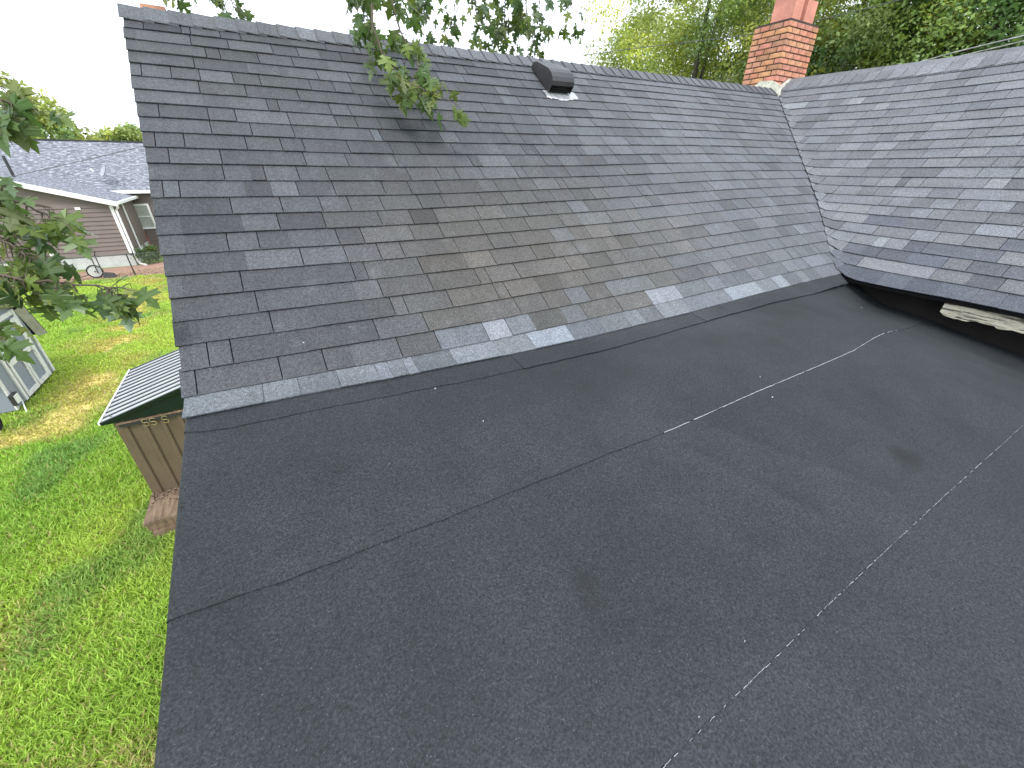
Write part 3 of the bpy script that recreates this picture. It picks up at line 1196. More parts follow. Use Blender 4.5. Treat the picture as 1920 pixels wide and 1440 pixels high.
# flecks lying on the roof (each a loose chip)
for i, (px, py, fn) in enumerate(((816, 729, zF), (906, 790, zF), (529, 429, zSA), (1640, 1052, zF), (1425, 707, zF), (1448, 745, zF), (1615, 577, zF), (570, 646, zSA), (1310, 1345, zF), (1396, 1203, zF))):
    p = onsurf(px, py, fn)
    m = MB()
    a = rnd.uniform(0, 6)
    s = .0030 if py < 1000 else .0014
    z = p[2] + (.012 if fn is zSA else .003)
    m.hexa([(p[0] + s * math.cos(a + k * 1.57) * (1.6 if k % 2 else .8), p[1] + s * math.sin(a + k * 1.57), z - .004) for k in range(4)],
           [(p[0] + s * .8 * math.cos(a + k * 1.57) * (1.6 if k % 2 else .8), p[1] + s * .8 * math.sin(a + k * 1.57), z + .002) for k in range(4)])
    tag(m.build("paint_chip", M['fleck']), "tiny white chip " + CHIP_AT[i], "chip", "white chips on the roof")
# ================================================================== THINGS ON THE LAWN
def P(*a): return tuple(float(v) for v in a)


# ---------------- tan steel shed with green roof
b = onz(287, 926, G + .30)
SX, SY, SZ = float(b[0]), float(b[1]), G + .30
tl = onY(207, 783, SY)                       # left wall top
rt = onY(347, 723, SY - .05)                 # a point on the front roof edge
SH = float(tl[2])
slope_s = (float(rt[2]) - SH) / (float(rt[0]) - SX)
SW, SD = 2.3, 1.75
RX = SX + SW / 2                              # ridge
shed = empty("garden_shed", P(SX + SW / 2, SY + SD / 2, G), "tan ribbed steel shed with dark green roof trim beside the low roof edge", "shed")
zr_s = SH + slope_s * SW / 2


def rib_panel(m, p0, du, dv, n_, L_u, L_v, rib_w, rib_h, nrm):
    """flat panel with raised trapezoid ribs; ribs run along dv"""
    p0, du, dv, nrm = Vector(p0), Vector(du), Vector(dv), Vector(nrm)
    step = L_u / n_
    prof = []
    for i in range(n_):
        c = (i + .5) * step
        prof += [(c - rib_w / 2 - rib_h * .7, 0), (c - rib_w / 2, rib_h), (c + rib_w / 2, rib_h), (c + rib_w / 2 + rib_h * .7, 0)]
    prof = [(0, 0)] + prof + [(L_u, 0)]
    A_ = [p0 + du * u + nrm * h for u, h in prof]
    B_ = [q + dv * L_v for q in A_]
    n = len(prof)
    m.add(A_ + B_, [(i, i + 1, n + i + 1, n + i) for i in range(n - 1)])


m = MB()
rib_panel(m, (SX, SY, SZ), (1, 0, 0), (0, 0, 1), 11, SW, SH - SZ + .02, .045, .030, (0, -1, 0))
m.build("front_wall", M['shed_tan'], shed)
m = MB()
rib_panel(m, (SX, SY + SD, SZ), (0, -1, 0), (0, 0, 1), 8, SD, SH - SZ, .035, .018, (-1, 0, 0))
m.build("side_wall", M['shed_tan'], shed)
m = MB()
rib_panel(m, (SX + SW, SY, SZ), (0, 1, 0), (0, 0, 1), 8, SD, SH - SZ, .035, .018, (1, 0, 0))
m.build("side_wall", M['shed_tan'], shed)
m = MB()
m.prism([(SX, SY + SD, SZ), (SX + SW, SY + SD, SZ), (SX + SW, SY + SD, SH), (RX, SY + SD, zr_s), (SX, SY + SD, SH)], (0, .01, 0))
m.build("back_wall", M['shed_tan'], shed)
# gable (dark green), a little proud
m = MB()
m.prism([(SX - .10, SY - .045, SH - .075), (SX + SW + .10, SY - .045, SH - .075), (SX + SW + .10, SY - .045, SH - .035), (RX, SY - .045, zr_s - .035), (SX - .10, SY - .045, SH - .035)], (0, .045, 0))
m.build("gable_panel", M['shed_green'], shed)
ov = .10
sl = math.hypot(1, slope_s)
for side in (-1, 1):
    m = MB()
    xe = RX + side * (SW / 2 + ov)
    ze = SH - slope_s * ov
    L = math.hypot(xe - RX, zr_s - ze)
    dv = ((RX - xe) / L, 0, (zr_s - ze) / L)
    nrm = (-dv[2] * (1 if dv[0] > 0 else -1), 0, abs(dv[0]))
    # ribs run up the slope, spaced front to back
    p0 = (xe, SY - .07, ze) if side < 0 else (xe, SY + SD + .07, ze)
    du = (0, 1, 0) if side < 0 else (0, -1, 0)
    n_r = 12
    step = (SD + .14) / n_r
    rib_panel(m, p0, du, dv, n_r, SD + .14, L, .06, .006, nrm)
    o = m.build("roof_panel", M['shed_roof'], shed)
    # dark green grooves between the pans
    m = MB()
    for i in range(n_r + 1):
        y = SY - .07 + step * i
        m.bar((xe, y, ze + .004), (RX, y, zr_s + .004), .036, .016)
    m.build("roof_rib", M['shed_green'], o)
m = MB()
m.bar((SX - ov, SY - .075, SH - slope_s * ov - .012), (RX, SY - .075, zr_s - .012), .012, .05)
m.bar((RX, SY - .075, zr_s - .012), (RX + SW / 2 + ov, SY - .075, SH - slope_s * ov - .012), .012, .05)
m.build("roof_edge", M['shed_green'], shed)
m = MB()
m.bar((SX - ov - .012, SY - .08, SH - slope_s * ov), (SX - ov - .012, SY + SD + .08, SH - slope_s * ov), .02, .035)
m.build("eave_trim", M['white'], shed)
# door track
t0, t1 = onY(222, 797, SY - .05), onY(352, 772, SY - .05)
m = MB()
m.bar((t0[0], SY - .045, float(t0[2]) - .02), (t0[0] + 1.9, SY - .045, float(t0[2]) - .02), .03, .05)
track = m.build("door_track", M['metal_dark'], shed)
m = MB()
m.bar((t0[0] - .02, SY - .05, float(t0[2]) + .014), (t0[0] + 1.9, SY - .05, float(t0[2]) + .014), .04, .014)
m.build("track_lip", M['step'], track)
for i, (px, py) in enumerate(((273, 792), (287, 790), (310, 786))):
    c = onY(px, py, SY - .07)
    pts = []
    for k in range(15):
        a = k / 14
        ang = math.pi * (2 * a) * .95
        sgn = 1 if a < .5 else -1
        if a < .5: q = (math.cos(math.pi * .1 + a * 2 * math.pi * .85) * .028, .03 + math.sin(math.pi * .1 + a * 2 * math.pi * .85) * .028)
        else: q = (-math.cos(math.pi * .05 + (a - .5) * 2 * math.pi * .85 + .35) * -.028 * -1, -.025 - math.sin((a - .5) * 2 * math.pi * .85 - .6) * .028)
        pts.append((c[0] + q[0], SY - .075, c[2] + q[1]))
    # plain S outline
    pts = [(c[0] + .034 * math.cos(R(t)), SY - .075, c[2] + .028 + .028 * math.sin(R(t))) for t in range(20, 271, 25)] + \
          [(c[0] + .034 * math.cos(R(t)), SY - .075, c[2] - .028 + .028 * math.sin(R(t))) for t in range(90, -161, -25)]
    m = MB().tube(pts, .006, 5)
    tag(m.build("hanging_hook", M['brass']), ("yellow S-shaped hook at the outer end of the shed door track",
        "middle yellow S-shaped hook on the shed door track", "yellow S-shaped hook hanging apart, nearest the roof edge")[i], "hook", "S hooks on the shed track")

# wooden step in front of the shed
st_ = empty("wooden_step", P(SX + .5, SY - .4, G), "weathered wooden step littered with leaves in front of the tan shed", "step")
stp = onz(269, 983, G + .30)
sy0 = float(stp[1])
m = MB()
for i in range(1):
    m.box(SX - .02, SX + 1.3, sy0, SY - .0, G + .245, G + .298)
m.build("step_top", M['step'], st_)
for z0, z1, yo in ((.13, .242, .012), (.0, .125, -.05)):
    m = MB(); m.box(SX + .0 + (.04 if z0 == 0 else 0), SX + 1.28, sy0 + yo, sy0 + .35, G + z0, G + z1)
    m.build("step_riser", M['step'], st_)
m = MB()
for i in range(420):
    x, y = SX + rnd.random() * 1.2, SY - abs(rnd.gauss(0, .16)) - .005
    if y < sy0 + .02: continue
    a, s = rnd.uniform(0, 6.3), rnd.uniform(.008, .025)
    c = rnd.choice(((.06, .045, .035), (.16, .10, .07), (.30, .24, .18), (.035, .03, .025), (.22, .13, .11)))
    zz = G + .300 + rnd.random() * .01
    m.add([(x + s * math.cos(a), y + s * math.sin(a), zz), (x + s * .5 * math.cos(a + 1.6), y + s * .5 * math.sin(a + 1.6), zz + rnd.random() * .01), (x - s * math.cos(a), y - s * math.sin(a), zz), (x + s * .5 * math.cos(a - 1.6), y + s * .5 * math.sin(a - 1.6), zz + .004)], [(0, 1, 2, 3)], c)
tag(m.build("leaf_litter", M['litter']), "dry brown leaf litter lying on the wooden step", "leaf litter", kind="stuff")

# ---------------- gambrel barn shed
bR = onz(105, 700, G); bL = onz(30, 775, G)
BXx = float(bR[0]); by1 = float(bR[1]); by0 = float(bL[1]) - .08
bw_ = by1 - by0; bym = (by0 + by1) / 2
barn = empty("barn_shed", P(BXx - 1.5, bym, G), "grey and white weathered barn shed with double doors on the lawn", "shed")
eh = float(onX(58, 632, BXx)[2]) - .02
kn = onX(25, 575, BXx); ky, kz = float(kn[1]) - bym, float(kn[2])
pk = kz + .34 * ky
BD = 3.6
zb0 = G + .10
m = MB()
outl = [(by0, zb0), (by1, zb0), (by1, eh), (bym + ky - .06, kz - .03), (bym, pk - .04), (bym - ky + .06, kz - .03), (by0, eh)]
m.prism([(BXx, y, z) for y, z in outl], (-BD, 0, 0))
m.build("wall", M['barn_wall'], barn)
m = MB(); m.box(BXx - BD, BXx - .03, by0 + .03, by1 - .03, G - .02, zb0 - .003)
m.build("skid", M['metal_dark'], barn)
et = onX(73, 625, BXx)
ey, ez = float(et[1]) - bym, float(et[2])
rp = [(ey, ez), (ky + .02, kz + .03), (0, pk + .02)]
for sgn in (1, -1):
    for (ya, za), (yb_, zb_) in zip(rp[:-1], rp[1:]):
        m = MB()
        A1, B1 = (bym + sgn * ya, za), (bym + sgn * yb_, zb_)
        m.hexa([(BXx - BD - .1, A1[0], A1[1] - .02), (BXx + .16, A1[0], A1[1] - .02), (BXx + .16, B1[0], B1[1] - .02), (BXx - BD - .1, B1[0], B1[1] - .02)],
               [(BXx - BD - .1, A1[0], A1[1] + .02), (BXx + .16, A1[0], A1[1] + .02), (BXx + .16, B1[0], B1[1] + .02), (BXx - BD - .1, B1[0], B1[1] + .02)])
        m.build("roof_panel", M['barn_roof'], barn)
        m = MB()                              # wide painted fascia below the verge
        wv = .14
        m.hexa([(BXx + .003, A1[0] - sgn * wv * .9, A1[1] - .03), (BXx + .15, A1[0], A1[1] - .022), (BXx + .15, B1[0], B1[1] - .022), (BXx + .003, B1[0] - sgn * wv * .75, B1[1] - wv * .75)],
               [(BXx + .003, A1[0] - sgn * wv * .9, A1[1] - .024), (BXx + .155, A1[0], A1[1] - .0205), (BXx + .155, B1[0], B1[1] - .0205), (BXx + .003, B1[0] - sgn * wv * .75, B1[1] - wv * .75 + .006)])
        m.build("fascia", M['barn_soffit'], barn)
for y in (by0, by1 - .09):
    m = MB(); m.box(BXx + .002, BXx + .03, y, y + .09, zb0, eh - .01)
    m.build("corner_board", M['barn_white'], barn)
dy0, dy1 = float(onz(49, 753, G)[1]) - .05, float(onz(90, 712, G)[1])
dzt = kz - .16
dm = (dy0 + dy1) / 2
for a, c in ((dy0, dm - .012), (dm + .012, dy1)):
    m = MB(); m.box(BXx + .001, BXx + .022, a + .02, c - .02, zb0 + .05, dzt - .04)
    door = m.build("door", M['barn_wall'], barn)
    for y0_, y1_, z0_, z1_ in ((a, a + .09, zb0 + .02, dzt), (c - .09, c, zb0 + .02, dzt), (a + .092, c - .092, zb0 + .02, zb0 + .12), (a + .092, c - .092, dzt - .1, dzt), (a + .092, c - .092, (zb0 + dzt) / 2 - .02, (zb0 + dzt) / 2 + .09)):
        m = MB(); m.box(BXx + .024, BXx + .045, y0_, y1_, z0_, z1_)
        m.build("trim_board", M['barn_white'], door)
    m = MB(); m.box(BXx + .046, BXx + .07, (c - .07) if a == dy0 else a + .03, (c - .03) if a == dy0 else a + .07, (zb0 + dzt) / 2 + .1, (zb0 + dzt) / 2 + .2)
    m.build("latch", M['metal_dark'], door)
for y in (dy0 - .13, dy1 + .02):
    m = MB(); m.box(BXx + .002, BXx + .032, y, y + .10, zb0, dzt + .05)
    m.build("door_casing", M['barn_white'], barn)
m = MB(); m.box(BXx + .002, BXx + .034, dy0 - .13, dy1 + .12, dzt + .053, dzt + .15)
m.build("door_casing", M['barn_white'], barn)
# utility lamp/box hanging by the barn corner
bx_ = onX(26, 748, BXx + .05)
ub = empty("utility_box", P(BXx + .05, bx_[1], bx_[2] - .1), "small dark framed white utility box on the barn front", "utility box")
m = MB().box(BXx + .035, BXx + .10, bx_[1] - .12, bx_[1] + .12, bx_[2] - .12, bx_[2] + .12); m.build("case", M['metal_dark'], ub)
m = MB().box(BXx + .102, BXx + .115, bx_[1] - .09, bx_[1] + .09, bx_[2] - .09, bx_[2] + .09); m.build("cover", M['white'], ub)
pl = onz(52, 776, G + .02)
tag(MB().tube([(BXx + .1, bx_[1] + .1, bx_[2] - .1), (pl[0], pl[1], G + .03)], .012, 5).build("pole", M['white']), "pale thin pole leaning from the barn front to the grass", "pole")
# wheel of a cart at the picture edge
wc = onz(-16, 800, G + .2)
wh = empty("cart_wheel", P(wc[0], wc[1], G), "pale rimmed wheel standing beside the barn corner", "wheel")
wr = .24


def wheel_parts(c, rad, axis, parent, tw=.07):
    axis = Vector(axis).normalized()
    e1 = Vector((0, 0, 1)); e2 = axis.cross(e1).normalized()
    ring = [Vector(c) + (e1 * math.cos(a) + e2 * math.sin(a)) * (rad - tw / 2) for a in np.linspace(0, 2 * math.pi, 25)]
    MB().tube(ring, tw / 2, 8, cap=False).build("tyre", M['rubber'], parent, smooth=True)
    m = MB()
    n = 24
    vs = [Vector(c) + axis * .02] + [Vector(c) + (e1 * math.cos(2 * math.pi * k / n) + e2 * math.sin(2 * math.pi * k / n)) * (rad - tw * .8) + axis * .008 for k in range(n)]
    vs += [Vector(c) - axis * .02] + [v - axis * .016 for v in vs[1:n + 1]]
    fs = [(0, 1 + k, 1 + (k + 1) % n) for k in range(n)] + [(n + 1, n + 2 + (k + 1) % n, n + 2 + k) for k in range(n)] + [(1 + k, n + 2 + k, n + 2 + (k + 1) % n, 1 + (k + 1) % n) for k in range(n)]
    m.add(vs, fs); m.build("rim", M['white'], parent)
    MB().tube([Vector(c) - axis * .05, Vector(c) + axis * .05], .025, 8).build("hub", M['metal_dark'], parent)


wheel_parts((wc[0], wc[1], G + wr), wr, (1, -.25, 0), wh)

# stick on the grass
s0_, s1_ = onz(38, 1435, G + .03), onz(130, 1335, G + .03)
mid_ = (s0_ + s1_) / 2 + np.array([.02, .03, .01])
tag(MB().tube([s0_, mid_, s1_], [.005, .004, .002], 5).build("stick", M['stick']), "thin dry stick lying in the grass at the bottom", "stick")

# ================================================================== NEIGHBOUR HOUSE
nb = onz(262, 497, G)
NY = float(nb[1])
ctp = onY(221, 384, NY - .3)
rk = onY(32, 347, NY - .3)
nsl = (float(rk[2]) - float(ctp[2])) / (float(ctp[0]) - float(rk[0]))
NXc, NZe = float(ctp[0]) - .30, float(ctp[2]) + nsl * .3 + .08          # gable slope
NHW = 4.6
nxr = NXc - NHW
nzr = NZe + nsl * NHW
ev = onz(244, 372, float(ctp[2]))
NY2 = float(ev[1]) + .1                                     # main wall behind
nh = empty("neighbour_house", P(NXc - 3, NY + 6, G), "taupe sided house with a mottled grey roof and white trim beyond the fence", "house")
nfz = float(onY(246, 474, NY)[2])


def siding(x0, x1, y, z0, ztop_fn, step=.2):
    m = MB()
    z = z0
    while z < ztop_fn((x0 + x1) / 2) + 2:
        xa_, xb_ = x0, x1
        zt2 = z + step
        # clip under a falling gable line
        ok_ = True
        if ztop_fn(x1) < zt2:
            # find the x where the gable line meets the lap's top
            lo_x, hi_x = x0, x1
            if ztop_fn(x0) < zt2: ok_ = False
            for _ in range(25):
                mdx = (lo_x + hi_x) / 2
                if ztop_fn(mdx) > zt2: lo_x = mdx
                else: hi_x = mdx
            xb_ = lo_x
        if not ok_: break
        m.hexa([(xa_, y - .045, z), (xb_, y - .045, z), (xb_, y, z), (xa_, y, z)], [(xa_, y - .006, zt2), (xb_, y - .006, zt2), (xb_, y, zt2), (xa_, y, zt2)])
        z += step
    return m


gl = lambda x: NZe + nsl * (NXc - x) - .02
o = siding(NXc - 2 * NHW, NXc - .12, NY - .002, nfz + .002, lambda x: gl(x) if x > nxr else gl(2 * nxr - x)).build("siding", M['nwall'], nh)
o["kind"] = "stuff"
m = MB()
m.prism([(NXc - 2 * NHW, NY, nfz), (NXc, NY, nfz), (NXc, NY, NZe - .03), (nxr, NY, nzr - .05), (NXc - 2 * NHW, NY, NZe - .03)], (0, NY2 - NY + 2, 0))
m.build("wing_wall", M['nwall'], nh)
m = MB().box(NXc - 2 * NHW + .03, NXc - .03, NY + .03, NY2 + 2, G - .1, nfz - .003); m.build("foundation", M['nfound'], nh)
m = MB().box(NXc - .115, NXc + .01, NY - .06, NY - .002, nfz, NZe - .03); m.build("corner_board", M['white'], nh)
wp = onY(95, 470, NY)
m = MB().box(float(wp[0]) - .08, float(wp[0]) + .06, NY - .09, NY - .05, G, nfz + .9); m.build("wall_conduit", M['white'], nh)


def flat_attr(o, fn):
    me = o.data
    at = me.attributes.new("flat", 'FLOAT_VECTOR', 'POINT')
    at.data.foreach_set("vector", np.array([fn(v.co) for v in me.vertices], np.float32).ravel())


def nroof(name, quad):
    m = MB(); q = [Vector(p) for p in quad]
    nrm = (q[1] - q[0]).cross(q[3] - q[0]).normalized()
    if nrm.z < 0: nrm = -nrm
    m.prism(q, nrm * .05)
    o = m.build(name, M['nroof'], nh)
    e1 = (q[1] - q[0]).normalized(); e2 = (q[3] - q[0]); e2 = (e2 - e1 * e2.dot(e1)).normalized()
    o0 = q[0].copy()
    flat_attr(o, lambda c: (e1.dot(c - o0), e2.dot(c - o0), 0))
    return o


MD = 4.4                                                     # depth eave to ridge of the main part
rgp = onY(265, 268, NY2 + MD)
NZR = float(rgp[2])
e2p = onY(225, 359, NY2 - .35)
NZE2 = float(e2p[2])
xfar = 9.0
# gable wing roof (two slopes), overhanging the wall
for sgn in (1, -1):
    xe = nxr + sgn * (NHW + .30)
    ze = NZe - nsl * .30
    nroof("wing_roof", [(xe, NY - .3, ze), (xe, NY2 + MD * .75, ze), (nxr, NY2 + MD * .9, nzr), (nxr, NY - .3, nzr)])
nroof("main_roof", [(-22, NY2 - .4, NZE2), (xfar, NY2 - .4, NZE2), (xfar, NY2 + MD, NZR), (-22, NY2 + MD, NZR)])
nroof("main_roof", [(xfar, NY2 + 2 * MD + .4, NZE2), (-22, NY2 + 2 * MD + .4, NZE2), (-22, NY2 + MD, NZR), (xfar, NY2 + MD, NZR)])
m = MB(); m.bar((-22, NY2 + MD, NZR + .05), (xfar, NY2 + MD, NZR + .05), .3, .06); m.build("ridge_cap", M['drip'], nh)
m = MB()
m.bar((nxr, NY - .31, nzr - .05), (NXc + .30, NY - .31, NZe - nsl * .3 - .05), .03, .22)
m.build("rake_fascia", M['white'], nh)
m = MB()
m.bar((NXc + .33, NY - .3, NZe - nsl * .3 - .0), (NXc + .33, NY2 - .1, NZe - nsl * .3 - .0), .09, .12)
m.build("gutter", M['white'], nh)
gx0 = float(onY(165, 361, NY2 - .42)[0])
m = MB(); m.bar((gx0, NY2 - .42, NZE2 - .03), (xfar, NY2 - .42, NZE2 - .03), .1, .16)
m.build("gutter", M['white'], nh)
m = MB()
m.box(-20, xfar - .3, NY2, NY2 + 2 * MD, G, NZE2 + .1); m.build("main_wall", M['nwall'], nh)
o = siding(NXc + .05, xfar - .3, NY2 - .002, nfz, lambda x: NZE2 - .05).build("siding", M['nwall'], nh); o["kind"] = "stuff"
# downspouts
dsx = NXc + .12
m = MB().tube([(dsx + .15, NY - .28, NZe - .12), (dsx + .12, NY - .2, NZe - .3), (dsx - .02, NY - .06, NZe - .42), (dsx - .02, NY - .06, G + .22), (dsx + .06, NY - .12, G + .1), (dsx + .35, NY - .45, G + .06)], .05, 6)
m.build("downspout", M['white'], nh)
m = MB().tube([(NXc + .06, NY + 1.6, NZe - .2), (NXc + .06, NY + 1.6, G + .2)], .045, 6); m.build("downspout", M['white'], nh)
pp0, pp1 = onY(8, 292, NY + 1.5), onY(20, 320, NY + 1.5)
m = MB().tube([(pp1[0], NY + 1.5, pp1[2] - .6), (pp1[0], NY + 1.5, float(pp0[2]))], .06, 8); m.build("vent_pipe", M['metal_dark'], nh)
vv = onY(146, 391, NY)
m = MB().box(vv[0] - .1, vv[0] + .1, NY - .06, NY - .028, vv[2] - .06, vv[2] + .06); m.build("wall_vent", M['white'], nh)
# window on the main wall
wa, wb_ = onY(246, 385, NY2 - .03), onY(292, 426, NY2 - .03)
wx0 = float(onY(250, 405, NY2 - .03)[0]) - .08; wx1 = wx0 + .92
wz0, wz1 = float(wb_[2]), float(wa[2])
win = MB().box(wx0, wx1, NY2 - .07, NY2 - .05, wz0, wz1).build("window", M['glass'], nh)
for q in ((wx0 - .07, wx0 + .03, wz0 - .07, wz1 + .07), (wx1 - .03, wx1 + .07, wz0 - .07, wz1 + .07), (wx0 + .032, wx1 - .032, wz0 - .07, wz0 + .03), (wx0 + .032, wx1 - .032, wz1 - .03, wz1 + .07), (wx0 + .032, wx1 - .032, (wz0 + wz1) / 2 - .03, (wz0 + wz1) / 2 + .03)):
    MB().box(q[0], q[1], NY2 - .115, NY2 - .072, q[2], q[3]).build("window_frame", M['white'], win)

# satellite dish on its roof
dp = onsurf(212, 345, fn=lambda x, y: NZE2 + (y - NY2 + .4) * (NZR - NZE2) / (MD + .4) + .05, lo=20, hi=60)
dish = empty("satellite_dish", P(*dp), "small grey satellite dish on the mottled roof beyond the fence", "satellite dish")
dp = Vector(P(*dp))
MB().tube([dp - Vector((0, 0, .1)), dp + Vector((-.05, -.05, .35)), dp + Vector((-.12, -.1, .48))], .025, 6).build("mast", M['dish'], dish)
c0 = dp + Vector((-.12, -.14, .62))
fwd = Vector((-.75, -.42, .5)).normalized()
e1 = fwd.cross(Vector((0, 0, 1))).normalized(); e2 = e1.cross(fwd)
m = MB(); n = 20
vs = [c0 - fwd * .0]
for rr, dd in ((.16, .02), (.32, .075)):
    vs += [c0 + (e1 * math.cos(2 * math.pi * k / n) + e2 * math.sin(2 * math.pi * k / n) * 1.1) * rr + fwd * dd for k in range(n)]
fs = [(0, 1 + k, 1 + (k + 1) % n) for k in range(n)] + [(1 + k, n + 1 + k, n + 1 + (k + 1) % n, 1 + (k + 1) % n) for k in range(n)]
m.add(vs, fs)
nn = len(m.v)
m.add([Vector(v) - fwd * .015 for v in vs], [f[::-1] for f in fs])
m.build("reflector", M['dish'], dish, smooth=True)
MB().tube([c0 - e2 * .30 + fwd * .05, c0 - e2 * .22 + fwd * .45], .02, 6).build("feed_arm", M['dish'], dish)
MB().tube([c0 - e2 * .22 + fwd * .42, c0 - e2 * .16 + fwd * .55], .06, 8).build("receiver", M['white'], dish)

# mulch bed along the fence
mpts = [onz(*p, G + .03) for p in ((420, 497), (310, 516), (225, 530), (150, 545), (60, 566), (-80, 590), (-80, 545), (80, 522), (180, 505), (262, 497), (420, 474))]
m = MB()
m.prism([(p[0], p[1], G + .012) for p in mpts], (0, 0, .02), (.34, .21, .15))
mb_ = m.build("mulch_bed", M['mulch']); tag(mb_, "reddish mulch bed along the chain link fence", kind="structure")
m = MB()
for i in range(5200):
    a, b_ = rnd.random(), rnd.random()
    x = -10.5 + 7.0 * a
    yc = np.interp(x, [-10.5, -8.3, -6.2, -4.4], [23.2, 24.4, 25.9, 26.4]); y = yc + (b_ - .45) * 2.6
    s = rnd.uniform(.02, .07); t = rnd.uniform(0, 6.3)
    c = rnd.choice(((.46, .25, .19), (.40, .23, .16), (.52, .33, .26), (.30, .19, .13), (.55, .42, .34), (.16, .24, .06), (.20, .26, .07)))
    zz = G + .034
    m.add([(x - s * math.cos(t), y - s * math.sin(t), zz), (x + s * .4 * math.sin(t), y - s * .4 * math.cos(t), zz + rnd.random() * .03), (x + s * math.cos(t), y + s * math.sin(t), zz + rnd.random() * .04)], [(0, 1, 2)], c)
tag(m.build("mulch_chips", M['mulch']), "loose red wood chips along the fence", "mulch", kind="stuff")

# chain link fence
fp = onz(255, 519, G)
FY = float(fp[1]); FZ = float(onY(236, 477, FY)[2])
fence = empty("chain_link_fence", P(fp[0], FY, G), "chain link fence with dark rail in front of the neighbouring house", "fence")
fx0, fx1 = -14.0, 4.0
x = float(fp[0]) - 9
while x < fx1:
    MB().tube([(x, FY, G - .1), (x, FY, FZ + .02)], .028, 7).build("post", M['metal_dark'], fence); x += 3.0
MB().tube([(fx0, FY, FZ), (fx1, FY, FZ)], .022, 6).build("top_rail", M['metal_dark'], fence)
m = MB()
hgt_ = FZ - G - .06
xx = fx0 + 3
while xx < -3.0:
    for d in (1, -1):
        xa_, xb_ = (xx, xx + hgt_ * .9 * d)
        m.bar((xa_, FY + .03 * d * .1, G + .06), (xb_, FY + .003 * d, FZ), .005, .005)
    xx += .085
mw = m.build("wire_mesh", M['fence'], fence); mw["kind"] = "stuff"

# wheeled spreader / cart parked by the fence
wcn = onY(176, 505, FY + .35)
ct_ = empty("garden_cart", P(wcn[0], FY + .35, G), "black handled garden cart with a white wheel beside the mulch bed", "cart")
wheel_parts((wcn[0], FY + .35, G + .34), .30, (.25, -1, 0), ct_, .06)
for dx in (.10, .26):
    MB().tube([(wcn[0] + dx, FY + .30, G + .25), (wcn[0] + dx + .02, FY + .25, G + 1.05), (wcn[0] + dx + .10, FY + .2, G + 1.25)], .022, 6).build("handle", M['metal_dark'], ct_)
m = MB().hexa([(wcn[0] + .25, FY + .1, G + .02), (wcn[0] + .7, FY + .1, G + .02), (wcn[0] + .7, FY + .5, G + .02), (wcn[0] + .25, FY + .5, G + .02)],
              [(wcn[0] + .3, FY + .15, G + .26), (wcn[0] + .6, FY + .15, G + .20), (wcn[0] + .6, FY + .45, G + .20), (wcn[0] + .3, FY + .45, G + .26)])
m.build("tray", M['metal_dark'], ct_)
MB().tube([(wcn[0] - .1, FY + .35, G + .25), (wcn[0] - .9, FY + .3, G + .06)], .02, 6).build("tow_bar", M['metal_dark'], ct_)

# rakes leaning on the wall
for i, (a, b_) in enumerate((((258, 422), (276, 458)), ((264, 424), (284, 455)))):
    p0, p1 = onY(*b_, NY2 - .6), onY(*a, NY2 - .1)
    tag(MB().tube([(p0[0], p0[1], p0[2] - .9), p1], .025, 6).build("rake_pole", M['rake']), ("reddish garden pole leaning against the taupe wall, closer to the downspout", "reddish garden pole leaning against the taupe wall, under the window")[i], "pole", "poles leaning on the wall")


# ================================================================== FOLIAGE
def leaf_cloud(centers, radii, per, size, rgen, palette, flat=.0, squash=.75):
    """leaf quads clustered on many small clumps -> V, F, tint"""
    Vs, Ts = [], []
    for c, r in zip(centers, radii):
        n = int(per * rgen.uniform(.6, 1.3))
        d = rgen.normal(size=(n, 3)); d /= np.linalg.norm(d, axis=1)[:, None]
        rad = r * rgen.random(n) ** .45
        p = c + d * rad[:, None] * np.array([1, 1, squash])
        nrm = d * .6 + rgen.normal(size=(n, 3)) * .7 + np.array([0, 0, .6])
        nrm /= np.linalg.norm(nrm, axis=1)[:, None]
        t = np.cross(nrm, rgen.normal(size=(n, 3))); t /= np.linalg.norm(t, axis=1)[:, None]
        b_ = np.cross(nrm, t)
        s = size * rgen.uniform(.55, 1.35, n)[:, None]
        q = np.stack([p - t * s, p - b_ * s * .55 + nrm * s * .15, p + t * s, p + b_ * s * .55 + nrm * s * .15], 1)
        Vs.append(q.reshape(-1, 3))
        base = palette[rgen.integers(len(palette))] * rgen.uniform(.8, 1.2)
        Ts.append(base[None] * rgen.uniform(.65, 1.4, (n, 1)))
    V = np.concatenate(Vs); T = np.concatenate(Ts)
    return V, np.arange(len(V)).reshape(-1, 4), T


PAL = [np.array(c) for c in ((.85, .95, .8), (1.0, 1.0, .8), (1.25, 1.2, .8), (.7, .85, .8), (1.45, 1.3, .75))]


